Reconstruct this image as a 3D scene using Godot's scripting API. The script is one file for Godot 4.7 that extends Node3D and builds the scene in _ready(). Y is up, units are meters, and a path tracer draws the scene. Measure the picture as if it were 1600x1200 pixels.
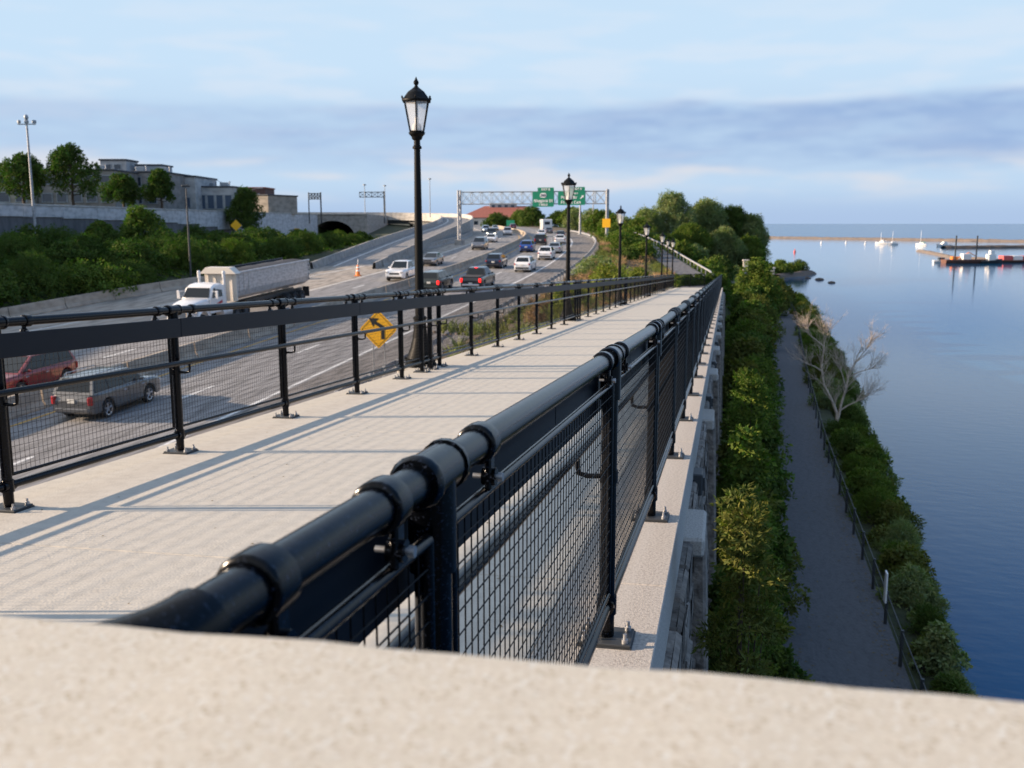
extends Node3D
# Riverside walkway beside a highway: camera eye at 12.5 m above the lake, walkway runs along -z.

const CY := 12.5
const SL := 0.0475
const XP := 2.1
var M := {}
var rng := RandomNumberGenerator.new()
var used := {}
var sprig := {}


func _ready():
	rng.seed = 77
	setup_view()
	make_materials()
	build_land()
	build_road()
	build_walkway()
	build_fences()
	build_left_side()
	build_lake()
	build_signs()
	build_vehicles()
	build_plants()


# ---------------------------------------------------------------- view and light
func setup_view():
	var cam := Camera3D.new()
	cam.name = "camera"
	cam.position = Vector3(0, CY, 0)
	cam.rotation = Vector3(-atan(251.0 / 1500.0), deg_to_rad(12.5), 0)
	cam.fov = rad_to_deg(2.0 * atan(0.4))
	cam.near = 0.05
	cam.far = 60000.0
	var at := CameraAttributesPhysical.new()
	at.frustum_focal_length = 30.0
	at.exposure_aperture = 5.6
	at.frustum_focus_distance = 3.4
	cam.attributes = at
	add_child(cam)
	cam.fov = rad_to_deg(2.0 * atan(0.4))
	cam.near = 0.05
	cam.far = 60000.0
	var we := WorldEnvironment.new()
	we.name = "world_environment"
	var env := Environment.new()
	env.background_mode = Environment.BG_SKY
	env.tonemap_mode = Environment.TONE_MAPPER_LINEAR
	env.tonemap_exposure = XP
	env.sdfgi_enabled = true
	env.ssao_enabled = true
	env.ssil_enabled = true
	var sky := Sky.new()
	var pm := PanoramaSkyMaterial.new()
	pm.panorama = sky_picture()
	sky.sky_material = pm
	env.sky = sky
	we.environment = env
	add_child(we)
	var sun := DirectionalLight3D.new()
	sun.name = "sun"
	sun.light_color = Color(1.0, 0.89, 0.77)
	sun.light_energy = 1.6
	sun.light_angular_distance = 0.8
	sun.shadow_enabled = true
	add_child(sun)
	var yaw := deg_to_rad(12.5)
	var el := deg_to_rad(17.0)
	var to_sun := Vector3(-cos(yaw) * cos(el), sin(el), sin(yaw) * cos(el))
	sun.basis = Basis.looking_at(-to_sun, Vector3.UP)


func lin(r: float, g: float, b: float) -> Vector3:
	var c := Color8(int(r), int(g), int(b)).srgb_to_linear()
	return Vector3(c.r, c.g, c.b)


func sky_picture() -> ImageTexture:
	var w := 2048
	var h := 1024
	var n1 := FastNoiseLite.new()
	n1.seed = 5
	n1.noise_type = FastNoiseLite.TYPE_SIMPLEX_SMOOTH
	n1.frequency = 1.0
	n1.fractal_octaves = 5
	var n2 := FastNoiseLite.new()
	n2.seed = 19
	n2.noise_type = FastNoiseLite.TYPE_SIMPLEX_SMOOTH
	n2.frequency = 1.0
	n2.fractal_octaves = 4
	var blue_low := lin(189, 213, 237)
	var blue_mid := lin(197, 222, 244)
	var blue_high := lin(104, 156, 220)
	var zenith := lin(118, 168, 226)
	var milky := lin(226, 232, 240)
	var haze := lin(171, 194, 226)
	var band := lin(153, 180, 219)
	var white := lin(222, 229, 240)
	var pink := lin(221, 221, 227)
	var data := PackedFloat32Array()
	data.resize(w * h * 3)
	var k := 1.05 / XP
	for y in h:
		var e := (0.5 - (y + 0.5) / h) * 180.0
		for x in w:
			var c := haze
			if e > -0.3:
				var phi := (x + 0.5) / w * TAU
				var cx := cos(phi)
				var sx := sin(phi)
				var p := Vector3(cx * 3.0, e * 0.42, sx * 3.0)
				var a := n1.get_noise_3dv(p)
				var b := n2.get_noise_3d(cx * 7.0, e * 0.9, sx * 7.0)
				c = haze.lerp(blue_low, smoothstep(0.2, 2.5, e))
				c = c.lerp(blue_mid, smoothstep(5.0, 9.0, e))
				# deeper blue away from the sun, milky towards it
				var ce := cos(deg_to_rad(e))
				var near := 0.5 + 0.5 * (-0.945 * sx * ce + 0.25 * sin(deg_to_rad(e)) - 0.209 * cx * ce)
				c = c.lerp(blue_high.lerp(milky, smoothstep(0.3, 0.85, near)), smoothstep(11.0, 30.0, e))
				c = c.lerp(zenith.lerp(milky, 0.35), smoothstep(45.0, 85.0, e))
				# thin bright streaks
				var s := smoothstep(-0.12, 0.42, b + 0.15 * a) * smoothstep(2.6, 4.2, e) * (1.0 - smoothstep(8.0, 16.0, e))
				c = c.lerp(white, 0.4 * s)
				# long slate blue cloud layer with a sharper top
				var top := 6.75 + 0.55 * a + 0.15 * b
				var thick := smoothstep(-0.5, 0.4, sx * 1.1 + 0.12 + 0.7 * a)
				var lay := (1.0 - smoothstep(top - 0.5, top + 0.15, e)) * smoothstep(2.5 + 0.6 * b, 4.0 + 0.6 * a, e)
				c = c.lerp(band, lay * (0.4 + 0.6 * thick) * clampf(0.8 + 0.75 * b + 0.35 * n2.get_noise_3d(cx * 22.0, e * 2.2, sx * 22.0), 0.2, 1.0))
				# pinkish white streaks under it
				var s2 := smoothstep(-0.3, 0.35, a + 0.6 * b) * smoothstep(0.9, 2.4, e) * (1.0 - smoothstep(3.0, 4.4, e))
				c = c.lerp(pink, 0.85 * s2)
				# high veil
				var s3 := smoothstep(0.05, 0.6, a) * smoothstep(9.0, 14.0, e) * (1.0 - smoothstep(30.0, 60.0, e))
				c = c.lerp(white, 0.12 * s3)
			var o := (y * w + x) * 3
			data[o] = c.x * k
			data[o + 1] = c.y * k
			data[o + 2] = c.z * k
	var im := Image.create_from_data(w, h, false, Image.FORMAT_RGBF, data.to_byte_array())
	return ImageTexture.create_from_image(im)


# ---------------------------------------------------------------- materials
func noise_tex(sd: int, freq: float, stops: Array, oct := 4, type := FastNoiseLite.TYPE_SIMPLEX_SMOOTH, size := 512, gain := 0.5) -> NoiseTexture2D:
	var n := FastNoiseLite.new()
	n.seed = sd
	n.noise_type = type
	n.frequency = freq
	n.fractal_octaves = oct
	n.fractal_gain = gain
	if type == FastNoiseLite.TYPE_CELLULAR:
		n.cellular_return_type = FastNoiseLite.RETURN_CELL_VALUE
		n.fractal_type = FastNoiseLite.FRACTAL_NONE
	var t := NoiseTexture2D.new()
	t.width = size
	t.height = size
	t.seamless = true
	t.noise = n
	var g := Gradient.new()
	var offs := PackedFloat32Array()
	var cols := PackedColorArray()
	for s in stops:
		offs.append(s[0])
		cols.append(s[1])
	g.offsets = offs
	g.colors = cols
	t.color_ramp = g
	return t


func noise_nrm(sd: int, freq: float, strength: float, oct := 4, size := 512, type := FastNoiseLite.TYPE_SIMPLEX_SMOOTH) -> NoiseTexture2D:
	var n := FastNoiseLite.new()
	n.seed = sd
	n.noise_type = type
	n.frequency = freq
	n.fractal_octaves = oct
	var t := NoiseTexture2D.new()
	t.width = size
	t.height = size
	t.seamless = true
	t.as_normal_map = true
	t.bump_strength = strength
	t.noise = n
	return t


func gr(v: float) -> Color:
	return Color(v, v, v)


func mk(key: String, c: Array, rough: float, o := {}) -> StandardMaterial3D:
	var m := StandardMaterial3D.new()
	m.resource_name = key
	m.albedo_color = Color(c[0], c[1], c[2]).linear_to_srgb()
	m.roughness = rough
	m.metallic = o.get("metal", 0.0)
	m.metallic_specular = o.get("spec", 0.5)
	if o.has("tex"):
		m.albedo_texture = o.tex
	if o.has("nrm"):
		m.normal_enabled = true
		m.normal_texture = o.nrm
		m.normal_scale = o.get("ns", 1.0)
	if o.has("tex") or o.has("nrm"):
		m.uv1_triplanar = true
		m.uv1_world_triplanar = o.get("world", true)
		m.uv1_scale = o.get("sc", Vector3.ONE)
	if o.has("alpha"):
		m.transparency = BaseMaterial3D.TRANSPARENCY_ALPHA
		m.albedo_color.a = o.alpha
	if o.has("back"):
		m.backlight_enabled = true
		m.backlight = Color(o.back[0], o.back[1], o.back[2])
	if o.has("coat"):
		m.clearcoat_enabled = true
		m.clearcoat = o.coat
		m.clearcoat_roughness = 0.05
	if o.has("emit"):
		m.emission_enabled = true
		m.emission = Color(o.emit[0], o.emit[1], o.emit[2])
		m.emission_energy_multiplier = o.get("energy", 1.0)
	if o.get("vc", false):
		m.vertex_color_use_as_albedo = true
	M[key] = m
	return m


func make_materials():
	var blot := noise_tex(3, 0.012, [[0.0, gr(0.72)], [0.4, gr(0.88)], [0.6, gr(0.95)], [1.0, gr(1.0)]], 5)
	var broom := noise_tex(8, 0.012, [[0.0, gr(0.88)], [0.42, gr(0.955)], [0.55, gr(0.97)], [1.0, gr(1.0)]], 9, FastNoiseLite.TYPE_SIMPLEX_SMOOTH, 1024, 0.72)
	var grain := noise_tex(4, 0.09, [[0.0, gr(0.7)], [0.5, gr(0.9)], [1.0, gr(1.0)]], 3)
	var speck := noise_tex(11, 0.06, [[0.0, Color(0.82, 0.76, 0.68)], [0.12, Color(0.93, 0.9, 0.86)], [0.5, Color(0.95, 0.92, 0.88)], [0.85, Color(0.98, 0.95, 0.91)], [1.0, Color(1, 1, 1)]], 1, FastNoiseLite.TYPE_CELLULAR)
	var soft := noise_tex(23, 0.03, [[0.0, gr(0.84)], [0.5, gr(0.95)], [1.0, gr(1.0)]], 7, FastNoiseLite.TYPE_SIMPLEX_SMOOTH, 512, 0.65)
	var dust := noise_tex(24, 0.09, [[0.0, gr(0.12)], [0.5, gr(0.135)], [0.7, gr(0.15)], [0.76, Color(0.62, 0.6, 0.56)], [1.0, Color(1, 0.97, 0.9)]], 3)
	var grain_n := noise_nrm(6, 0.08, 3.0, 4)
	var fine_n := noise_nrm(61, 0.2, 2.0, 3)
	var rough_n := noise_nrm(7, 0.025, 6.0, 5)
	var streak := noise_tex(12, 0.02, [[0.0, gr(0.62)], [0.35, gr(0.82)], [0.6, gr(0.95)], [1.0, gr(1.0)]], 5)
	var soil_t := noise_tex(13, 0.02, [[0.0, Color(0.5, 0.45, 0.4)], [0.4, Color(0.78, 0.7, 0.62)], [0.6, Color(0.8, 0.79, 0.66)], [1.0, Color(1.0, 0.95, 0.88)]], 6)
	var green_t := noise_tex(14, 0.015, [[0.0, Color(0.4, 0.4, 0.3)], [0.5, Color(0.8, 0.85, 0.6)], [1.0, Color(1, 1, 0.8)]], 6)
	var stone_t := noise_tex(15, 0.02, [[0.0, Color(0.6, 0.58, 0.56)], [0.5, Color(0.86, 0.83, 0.8)], [1.0, Color(1, 0.97, 0.93)]], 5)
	var paint_n := noise_nrm(16, 0.02, 0.6, 3)
	mk("deck", [0.535, 0.5, 0.432], 0.92, {"tex": broom, "nrm": fine_n, "ns": 0.2, "sc": Vector3(0.5, 0.5, 0.5)})
	mk("deck_b", [0.42, 0.36, 0.305], 0.9, {"tex": blot, "nrm": grain_n, "ns": 0.5, "sc": Vector3(0.4, 0.4, 0.4)})
	mk("ledge", [0.53, 0.49, 0.44], 0.92, {"tex": grain, "nrm": fine_n, "ns": 0.5, "sc": Vector3(1.1, 1.1, 1.1)})
	mk("coping", [0.555, 0.55, 0.505], 0.9, {"tex": speck, "nrm": fine_n, "ns": 0.4, "sc": Vector3(11.0, 11.0, 11.0)})
	mk("concrete", [0.36, 0.34, 0.315], 0.9, {"tex": blot, "nrm": rough_n, "ns": 0.2, "sc": Vector3(0.14, 0.14, 0.14)})
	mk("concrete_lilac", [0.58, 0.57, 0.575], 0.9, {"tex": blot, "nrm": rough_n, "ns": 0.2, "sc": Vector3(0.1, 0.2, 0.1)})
	mk("concrete_warm", [0.43, 0.36, 0.285], 0.9, {"tex": blot, "nrm": rough_n, "ns": 0.2, "sc": Vector3(0.11, 0.2, 0.11)})
	mk("concrete_pale", [0.5, 0.48, 0.45], 0.9, {"tex": blot, "sc": Vector3(0.08, 0.16, 0.08)})
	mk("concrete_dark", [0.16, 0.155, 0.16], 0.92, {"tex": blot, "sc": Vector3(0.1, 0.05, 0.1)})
	mk("road", [0.25, 0.245, 0.245], 0.85, {"tex": streak, "nrm": grain_n, "ns": 0.4, "sc": Vector3(0.28, 0.2, 0.022)})
	mk("shoulder", [0.19, 0.175, 0.165], 0.9, {"tex": streak, "nrm": grain_n, "ns": 0.4, "sc": Vector3(0.22, 0.2, 0.03)})
	mk("gore", [0.37, 0.325, 0.275], 0.9, {"tex": streak, "sc": Vector3(0.16, 0.2, 0.03)})
	mk("asphalt", [0.13, 0.13, 0.14], 0.93, {"tex": streak, "nrm": grain_n, "ns": 0.5, "sc": Vector3(0.2, 0.2, 0.1)})
	mk("trail", [0.1, 0.1, 0.106], 0.93, {"tex": soft, "nrm": grain_n, "ns": 0.5, "sc": Vector3(0.3, 0.3, 0.12)})
	mk("white_line", [0.72, 0.72, 0.7], 0.7, {"tex": blot, "sc": Vector3(0.5, 0.5, 0.5)})
	mk("yellow_line", [0.62, 0.36, 0.06], 0.75, {"tex": blot, "sc": Vector3(0.5, 0.5, 0.5)})
	mk("soil", [0.15, 0.125, 0.1], 0.95, {"tex": soil_t, "nrm": rough_n, "ns": 1.0, "sc": Vector3(0.16, 0.16, 0.16)})
	mk("grass_ground", [0.085, 0.1, 0.04], 0.95, {"tex": green_t, "nrm": rough_n, "ns": 1.0, "sc": Vector3(0.12, 0.12, 0.12)})
	mk("bank_ground", [0.05, 0.055, 0.03], 0.95, {"tex": green_t, "sc": Vector3(0.3, 0.3, 0.3)})
	mk("rock", [0.16, 0.13, 0.11], 0.9, {"tex": stone_t, "nrm": rough_n, "ns": 1.0, "sc": Vector3(0.2, 0.2, 0.2)})
	for k in 4:
		var v: float = [1.0, 0.82, 0.68, 1.12][k]
		mk("stone%d" % k, [0.3 * v, 0.28 * v, 0.26 * v], 0.92, {"tex": stone_t, "nrm": rough_n, "ns": 1.2, "sc": Vector3(0.7, 0.7, 0.7)})
	mk("mortar", [0.42, 0.41, 0.39], 0.95, {"tex": grain, "sc": Vector3(0.8, 0.8, 0.8)})
	mk("black_paint", [0.05, 0.07, 0.13], 0.2, {"tex": dust, "nrm": paint_n, "ns": 0.25, "sc": Vector3(2, 2, 2), "spec": 0.32})
	mk("board_paint", [0.008, 0.0105, 0.016], 0.4, {"spec": 0.3})
	mk("wire", [0.006, 0.007, 0.009], 0.5, {"spec": 0.25})
	mk("galv", [0.42, 0.43, 0.45], 0.42, {"metal": 0.8})
	mk("galv_matt", [0.42, 0.43, 0.45], 0.6, {"metal": 0.35, "tex": blot, "sc": Vector3(0.3, 0.6, 0.3)})
	mk("grey_steel", [0.3, 0.33, 0.36], 0.55, {"metal": 0.3})
	mk("dark_steel", [0.05, 0.055, 0.06], 0.5, {"metal": 0.3})
	mk("lamp_iron", [0.007, 0.0075, 0.008], 0.45, {"spec": 0.22})
	mk("lamp_glass", [0.9, 0.9, 0.88], 0.22, {"alpha": 0.34})
	mk("lamp_white", [0.75, 0.73, 0.7], 0.5)
	mk("tyre", [0.015, 0.015, 0.016], 0.85)
	mk("rim", [0.5, 0.5, 0.52], 0.3, {"metal": 0.85})
	mk("car_glass", [0.012, 0.016, 0.02], 0.05, {"spec": 0.45})
	mk("black_plastic", [0.02, 0.02, 0.022], 0.6)
	mk("chrome", [0.6, 0.6, 0.62], 0.15, {"metal": 1.0})
	mk("tail_red", [0.3, 0.01, 0.012], 0.25, {"coat": 0.6})
	mk("brake_lit", [0.5, 0.02, 0.02], 0.3, {"emit": [1.0, 0.12, 0.1], "energy": 1.3})
	mk("head_lit", [0.9, 0.9, 0.85], 0.2, {"emit": [1.0, 0.95, 0.85], "energy": 2.5})
	mk("head_clear", [0.55, 0.56, 0.58], 0.12, {"metal": 0.5})
	mk("plate", [0.62, 0.6, 0.55], 0.5)
	mk("tarp", [0.035, 0.035, 0.04], 0.8)
	mk("aluminium", [0.6, 0.575, 0.565], 0.4, {"metal": 0.25, "tex": blot, "sc": Vector3(0.25, 0.7, 0.25)})
	mk("truck_white", [0.7, 0.7, 0.7], 0.3, {"coat": 0.5})
	mk("cream", [0.62, 0.58, 0.52], 0.6)
	mk("red_paint", [0.35, 0.02, 0.03], 0.4)
	mk("orange", [0.75, 0.2, 0.03], 0.6)
	mk("sign_yellow", [0.92, 0.47, 0.01], 0.5)
	mk("sign_green", [0.0, 0.2, 0.11], 0.5)
	mk("sign_white", [0.8, 0.8, 0.8], 0.5)
	mk("sign_black", [0.012, 0.012, 0.012], 0.5)
	mk("beige_wall", [0.36, 0.32, 0.27], 0.9, {"tex": blot, "sc": Vector3(0.06, 0.12, 0.06)})
	mk("taupe_wall", [0.3, 0.275, 0.255], 0.9, {"tex": blot, "sc": Vector3(0.06, 0.12, 0.06)})
	mk("white_wall", [0.52, 0.51, 0.5], 0.9, {"tex": blot, "sc": Vector3(0.06, 0.12, 0.06)})
	mk("brick_wall", [0.13, 0.07, 0.06], 0.9, {"tex": blot, "sc": Vector3(0.3, 0.3, 0.3)})
	mk("roof_dark", [0.06, 0.065, 0.075], 0.8)
	mk("roof_red", [0.36, 0.12, 0.085], 0.8, {"tex": blot, "sc": Vector3(0.2, 0.2, 0.2)})
	mk("window", [0.03, 0.04, 0.055], 0.1, {"spec": 0.6})
	mk("blue_door", [0.06, 0.09, 0.14], 0.5)
	mk("bark", [0.11, 0.085, 0.065], 0.9, {"tex": stone_t, "sc": Vector3(1, 0.4, 1)})
	mk("dead_wood", [0.74, 0.67, 0.6], 0.85, {"tex": stone_t, "sc": Vector3(1, 0.4, 1)})
	mk("leaf_dark", [0.072, 0.106, 0.026], 0.8, {"back": [0.5, 0.76, 0.2], "vc": true, "spec": 0.2})
	mk("leaf_olive", [0.115, 0.13, 0.036], 0.8, {"back": [0.7, 0.8, 0.22], "vc": true, "spec": 0.2})
	mk("leaf_mid", [0.105, 0.146, 0.03], 0.8, {"back": [0.56, 0.8, 0.18], "vc": true, "spec": 0.2})
	mk("leaf_pale", [0.17, 0.2, 0.045], 0.8, {"back": [0.72, 0.84, 0.2], "vc": true, "spec": 0.2})
	mk("leaf_willow", [0.2, 0.24, 0.11], 0.8, {"back": [0.7, 0.84, 0.36], "vc": true, "spec": 0.2})
	mk("leaf_straw", [0.26, 0.17, 0.08], 0.7, {"back": [0.2, 0.14, 0.07], "vc": true})
	mk("leaf_litter", [0.16, 0.12, 0.06], 0.9, {"spec": 0.2})
	mk("grass", [0.12, 0.15, 0.04], 0.8, {"spec": 0.2, "back": [0.14, 0.18, 0.05], "vc": true})
	mk("water", [0.006, 0.07, 0.165], 0.04, {"spec": 0.27, "nrm": noise_nrm(31, 0.012, 7.0, 6, 1024), "ns": 0.075, "sc": Vector3(0.045, 0.045, 0.09)})
	mk("open_water", [0.005, 0.065, 0.17], 0.16, {"spec": 0.27, "nrm": M.water.normal_texture, "ns": 0.6, "sc": Vector3(0.02, 0.02, 0.04)})
	mk("boat_white", [0.75, 0.74, 0.72], 0.4)
	mk("boat_dark", [0.03, 0.035, 0.04], 0.6)
	mk("barge_rust", [0.16, 0.075, 0.055], 0.8, {"tex": blot, "sc": Vector3(0.3, 0.3, 0.3)})
	mk("barge_red", [0.5, 0.1, 0.1], 0.6)
	mk("tan_stone", [0.26, 0.225, 0.2], 0.9, {"tex": stone_t, "nrm": rough_n, "ns": 1.0, "sc": Vector3(0.08, 0.08, 0.08)})


# ---------------------------------------------------------------- shape collector
class G:
	var v := PackedVector3Array()
	var n := PackedVector3Array()
	var ix := PackedInt32Array()

	func tri(a: Vector3, b: Vector3, c: Vector3):
		var q := (b - a).cross(c - a)
		if q.length_squared() < 1e-16:
			return
		q = q.normalized()
		var s := v.size()
		v.append(a)
		v.append(b)
		v.append(c)
		for k in 3:
			n.append(q)
		ix.append(s)
		ix.append(s + 2)
		ix.append(s + 1)

	func quad(a: Vector3, b: Vector3, c: Vector3, d: Vector3):
		var q := (c - a).cross(d - b)
		if q.length_squared() < 1e-16:
			return
		q = q.normalized()
		var s := v.size()
		v.append(a)
		v.append(b)
		v.append(c)
		v.append(d)
		for k in 4:
			n.append(q)
		for k in [0, 2, 1, 0, 3, 2]:
			ix.append(s + k)

	func quad_to(a: Vector3, b: Vector3, c: Vector3, d: Vector3, out: Vector3):
		if (c - a).cross(d - b).dot(out) < 0.0:
			quad(d, c, b, a)
		else:
			quad(a, b, c, d)

	func tri_to(a: Vector3, b: Vector3, c: Vector3, out: Vector3):
		if (b - a).cross(c - a).dot(out) < 0.0:
			tri(c, b, a)
		else:
			tri(a, b, c)

	func corner(c: Vector3, h: Vector3, b: Basis, s: Vector3, k: int, bev: float) -> Vector3:
		var p := Vector3()
		for j in 3:
			p[j] = s[j] * (h[j] - (0.0 if j == k else bev))
		return c + b * p

	func box(c: Vector3, size: Vector3, b := Basis.IDENTITY, bev := 0.0):
		var h := size * 0.5
		for k in 3:
			var i := (k + 1) % 3
			var j := (k + 2) % 3
			for sg in [-1.0, 1.0]:
				var q := []
				for st in [[-1, -1], [1, -1], [1, 1], [-1, 1]]:
					var s := Vector3()
					s[k] = sg
					s[i] = st[0]
					s[j] = st[1]
					q.append(corner(c, h, b, s, k, bev))
				var o := Vector3()
				o[k] = sg
				quad_to(q[0], q[1], q[2], q[3], b * o)
		if bev > 0.0:
			for k in 3:
				var i := (k + 1) % 3
				var j := (k + 2) % 3
				for si in [-1.0, 1.0]:
					for sj in [-1.0, 1.0]:
						var s0 := Vector3()
						s0[i] = si
						s0[j] = sj
						var o := s0
						s0[k] = -1
						var s1 := s0
						s1[k] = 1
						quad_to(corner(c, h, b, s0, i, bev), corner(c, h, b, s1, i, bev), corner(c, h, b, s1, j, bev), corner(c, h, b, s0, j, bev), b * o)
			for sx in [-1.0, 1.0]:
				for sy in [-1.0, 1.0]:
					for sz in [-1.0, 1.0]:
						var s := Vector3(sx, sy, sz)
						tri_to(corner(c, h, b, s, 0, bev), corner(c, h, b, s, 1, bev), corner(c, h, b, s, 2, bev), b * s)

	# smooth grid of rows; out side is rows x columns right handed, flip turns it
	func grid(rows: Array, closed := false, flip := false, flat := false):
		var nr := rows.size()
		var nc: int = rows[0].size()
		var last := nc if closed else nc - 1
		if flat:
			for r in nr - 1:
				for c in last:
					var e := (c + 1) % nc
					if flip:
						quad(rows[r][c], rows[r + 1][c], rows[r + 1][e], rows[r][e])
					else:
						quad(rows[r][c], rows[r][e], rows[r + 1][e], rows[r + 1][c])
			return
		var s := v.size()
		var nn := PackedVector3Array()
		nn.resize(nr * nc)
		for r in nr - 1:
			for c in last:
				var e := (c + 1) % nc
				var a: Vector3 = rows[r][c]
				var b: Vector3 = rows[r][e]
				var d: Vector3 = rows[r + 1][e]
				var f: Vector3 = rows[r + 1][c]
				var q := (d - a).cross(f - b)
				if flip:
					q = -q
				nn[r * nc + c] += q
				nn[r * nc + e] += q
				nn[(r + 1) * nc + e] += q
				nn[(r + 1) * nc + c] += q
				var i0 := s + r * nc + c
				var i1 := s + r * nc + e
				var i2 := s + (r + 1) * nc + e
				var i3 := s + (r + 1) * nc + c
				if flip:
					for k in [i0, i1, i2, i0, i2, i3]:
						ix.append(k)
				else:
					for k in [i0, i2, i1, i0, i3, i2]:
						ix.append(k)
		for r in nr:
			v.append_array(rows[r])
		for k in nn.size():
			n.append(nn[k].normalized() if nn[k].length_squared() > 1e-16 else Vector3.UP)

	func tube(pts: Array, rad, sides := 8, caps := true, rad_end := -1.0):
		var rows := []
		var np := pts.size()
		var up := Vector3.UP
		for k in np:
			var d: Vector3
			if k == 0:
				d = pts[1] - pts[0]
			elif k == np - 1:
				d = pts[k] - pts[k - 1]
			else:
				d = (pts[k + 1] - pts[k]).normalized() + (pts[k] - pts[k - 1]).normalized()
			d = d.normalized()
			if k == 0 and absf(d.dot(up)) > 0.9:
				up = Vector3.RIGHT
			var a := d.cross(up).normalized()
			if a.length_squared() < 0.5:
				a = d.cross(Vector3.FORWARD).normalized()
			var b := a.cross(d).normalized()
			up = b
			var r: float = rad[k] if rad is Array else (rad if rad_end < 0.0 else lerpf(rad, rad_end, float(k) / (np - 1)))
			var row := PackedVector3Array()
			for q in sides:
				var t := TAU * q / sides
				row.append(pts[k] + (a * cos(t) + b * sin(t)) * r)
			rows.append(row)
		grid(rows, true, true)
		if caps:
			for q in sides:
				var e := (q + 1) % sides
				tri_to(pts[0], rows[0][q], rows[0][e], pts[0] - pts[1])
				tri_to(pts[np - 1], rows[np - 1][q], rows[np - 1][e], pts[np - 1] - pts[np - 2])

	func rod(a: Vector3, b: Vector3, r: float, sides := 8, caps := true, r2 := -1.0):
		tube([a, b], r, sides, caps, r2)

	# profile of Vector2(radius, height); flutes modulate the radius
	func lathe(prof: Array, at: Vector3, sides := 16, b := Basis.IDENTITY, flute := 0.0):
		for k in prof.size() - 1:
			var rows := []
			for m in 2:
				var p: Vector2 = prof[k + m]
				var row := PackedVector3Array()
				for q in sides:
					var t := TAU * q / sides
					var r := p.x * (1.0 - (flute if q % 2 == 1 else 0.0))
					row.append(at + b * Vector3(cos(t) * r, p.y, -sin(t) * r))
				rows.append(row)
			grid(rows, true)

	# flat polygon (outline in the plane x,y) given depth along z, placed by t
	func prism(poly: PackedVector2Array, depth: float, t: Transform3D):
		var idx := Geometry2D.triangulate_polygon(poly)
		for k in range(0, idx.size(), 3):
			for s in [-0.5, 0.5]:
				var p := []
				for m in 3:
					var q := poly[idx[k + m]]
					p.append(t * Vector3(q.x, q.y, s * depth))
				tri_to(p[0], p[1], p[2], t.basis.z * s)
		var area := 0.0
		var np := poly.size()
		for k in np:
			area += poly[k].cross(poly[(k + 1) % np])
		for k in np:
			var a := poly[k]
			var b := poly[(k + 1) % np]
			var o := Vector2(b.y - a.y, a.x - b.x) * signf(area)
			quad_to(t * Vector3(a.x, a.y, -depth / 2), t * Vector3(b.x, b.y, -depth / 2), t * Vector3(b.x, b.y, depth / 2), t * Vector3(a.x, a.y, depth / 2), t.basis * Vector3(o.x, o.y, 0))

	func ball(c: Vector3, r: Vector3, seg := 10, rings := 6):
		var rows := []
		for k in rings + 1:
			var e := PI * k / rings - PI / 2
			var row := PackedVector3Array()
			for q in seg:
				var t := TAU * q / seg
				row.append(c + Vector3(cos(e) * cos(t) * r.x, sin(e) * r.y, -cos(e) * sin(t) * r.z))
			rows.append(row)
		grid(rows, true)

	func done() -> ArrayMesh:
		var m := ArrayMesh.new()
		if v.is_empty():
			return m
		var a := []
		a.resize(Mesh.ARRAY_MAX)
		a[Mesh.ARRAY_VERTEX] = v
		a[Mesh.ARRAY_NORMAL] = n
		a[Mesh.ARRAY_INDEX] = ix
		m.add_surface_from_arrays(Mesh.PRIMITIVE_TRIANGLES, a)
		return m


# ---------------------------------------------------------------- naming
func numbered(c: String) -> String:
	var k: int = used.get(c, 0)
	used[c] = k + 1
	return c if k == 0 else "%s_%03d" % [c, k]


func tag(o: Node3D, label := "", category := "", group := "", kind := ""):
	if label:
		o.set_meta("label", label)
	if category:
		o.set_meta("category", category)
	if group:
		o.set_meta("group", group)
	if kind:
		o.set_meta("kind", kind)


func thing(called: String, label: String, category: String, at := Vector3.ZERO, turn := 0.0, group := "") -> Node3D:
	var o := Node3D.new()
	o.name = numbered(called)
	add_child(o, true)
	o.position = at
	o.rotation.y = turn
	tag(o, label, category, group)
	return o


# one named mesh; under the scene when no parent is given
func put(parent: Node, called: String, g, mat: Material) -> MeshInstance3D:
	var o := MeshInstance3D.new()
	o.mesh = g.done() if g is G else g
	o.material_override = mat
	if parent == null:
		o.name = numbered(called)
		add_child(o, true)
	else:
		var k := 0
		var nm := called
		while parent.has_node(NodePath(nm)):
			k += 1
			nm = "%s_%03d" % [called, k]
		o.name = nm
		parent.add_child(o, true)
	return o


func struct(called: String, g, mat: Material) -> MeshInstance3D:
	var o := put(null, called, g, mat)
	tag(o, "", "", "", "structure")
	return o


# ---------------------------------------------------------------- heights and lines
func off(d: float) -> float:
	if d < 85.0:
		return 0.0
	if d < 240.0:
		return -0.001 * (d - 85.0) * (d - 85.0)
	return -24.03 - 0.31 * (d - 240.0)


func road_y(d: float) -> float:
	var s := 0.039 * d
	if d > 130.0:
		s = 5.07 + 0.039 * 20.0 * (1.0 - exp(-(d - 130.0) / 20.0)) * 0.7 + 0.0117 * (d - 130.0)
	return CY - 9.1 + minf(s, 8.6)


func deck_y(x: float, d: float) -> float:
	return CY - 1.54 + 0.016 * x - SL * d


func table(t: Array, d: float) -> float:
	if d <= t[0][0]:
		return t[0][1]
	for k in t.size() - 1:
		if d < t[k + 1][0]:
			return lerpf(t[k][1], t[k + 1][1], (d - t[k][0]) / (t[k + 1][0] - t[k][0]))
	return t[-1][1]


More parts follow.
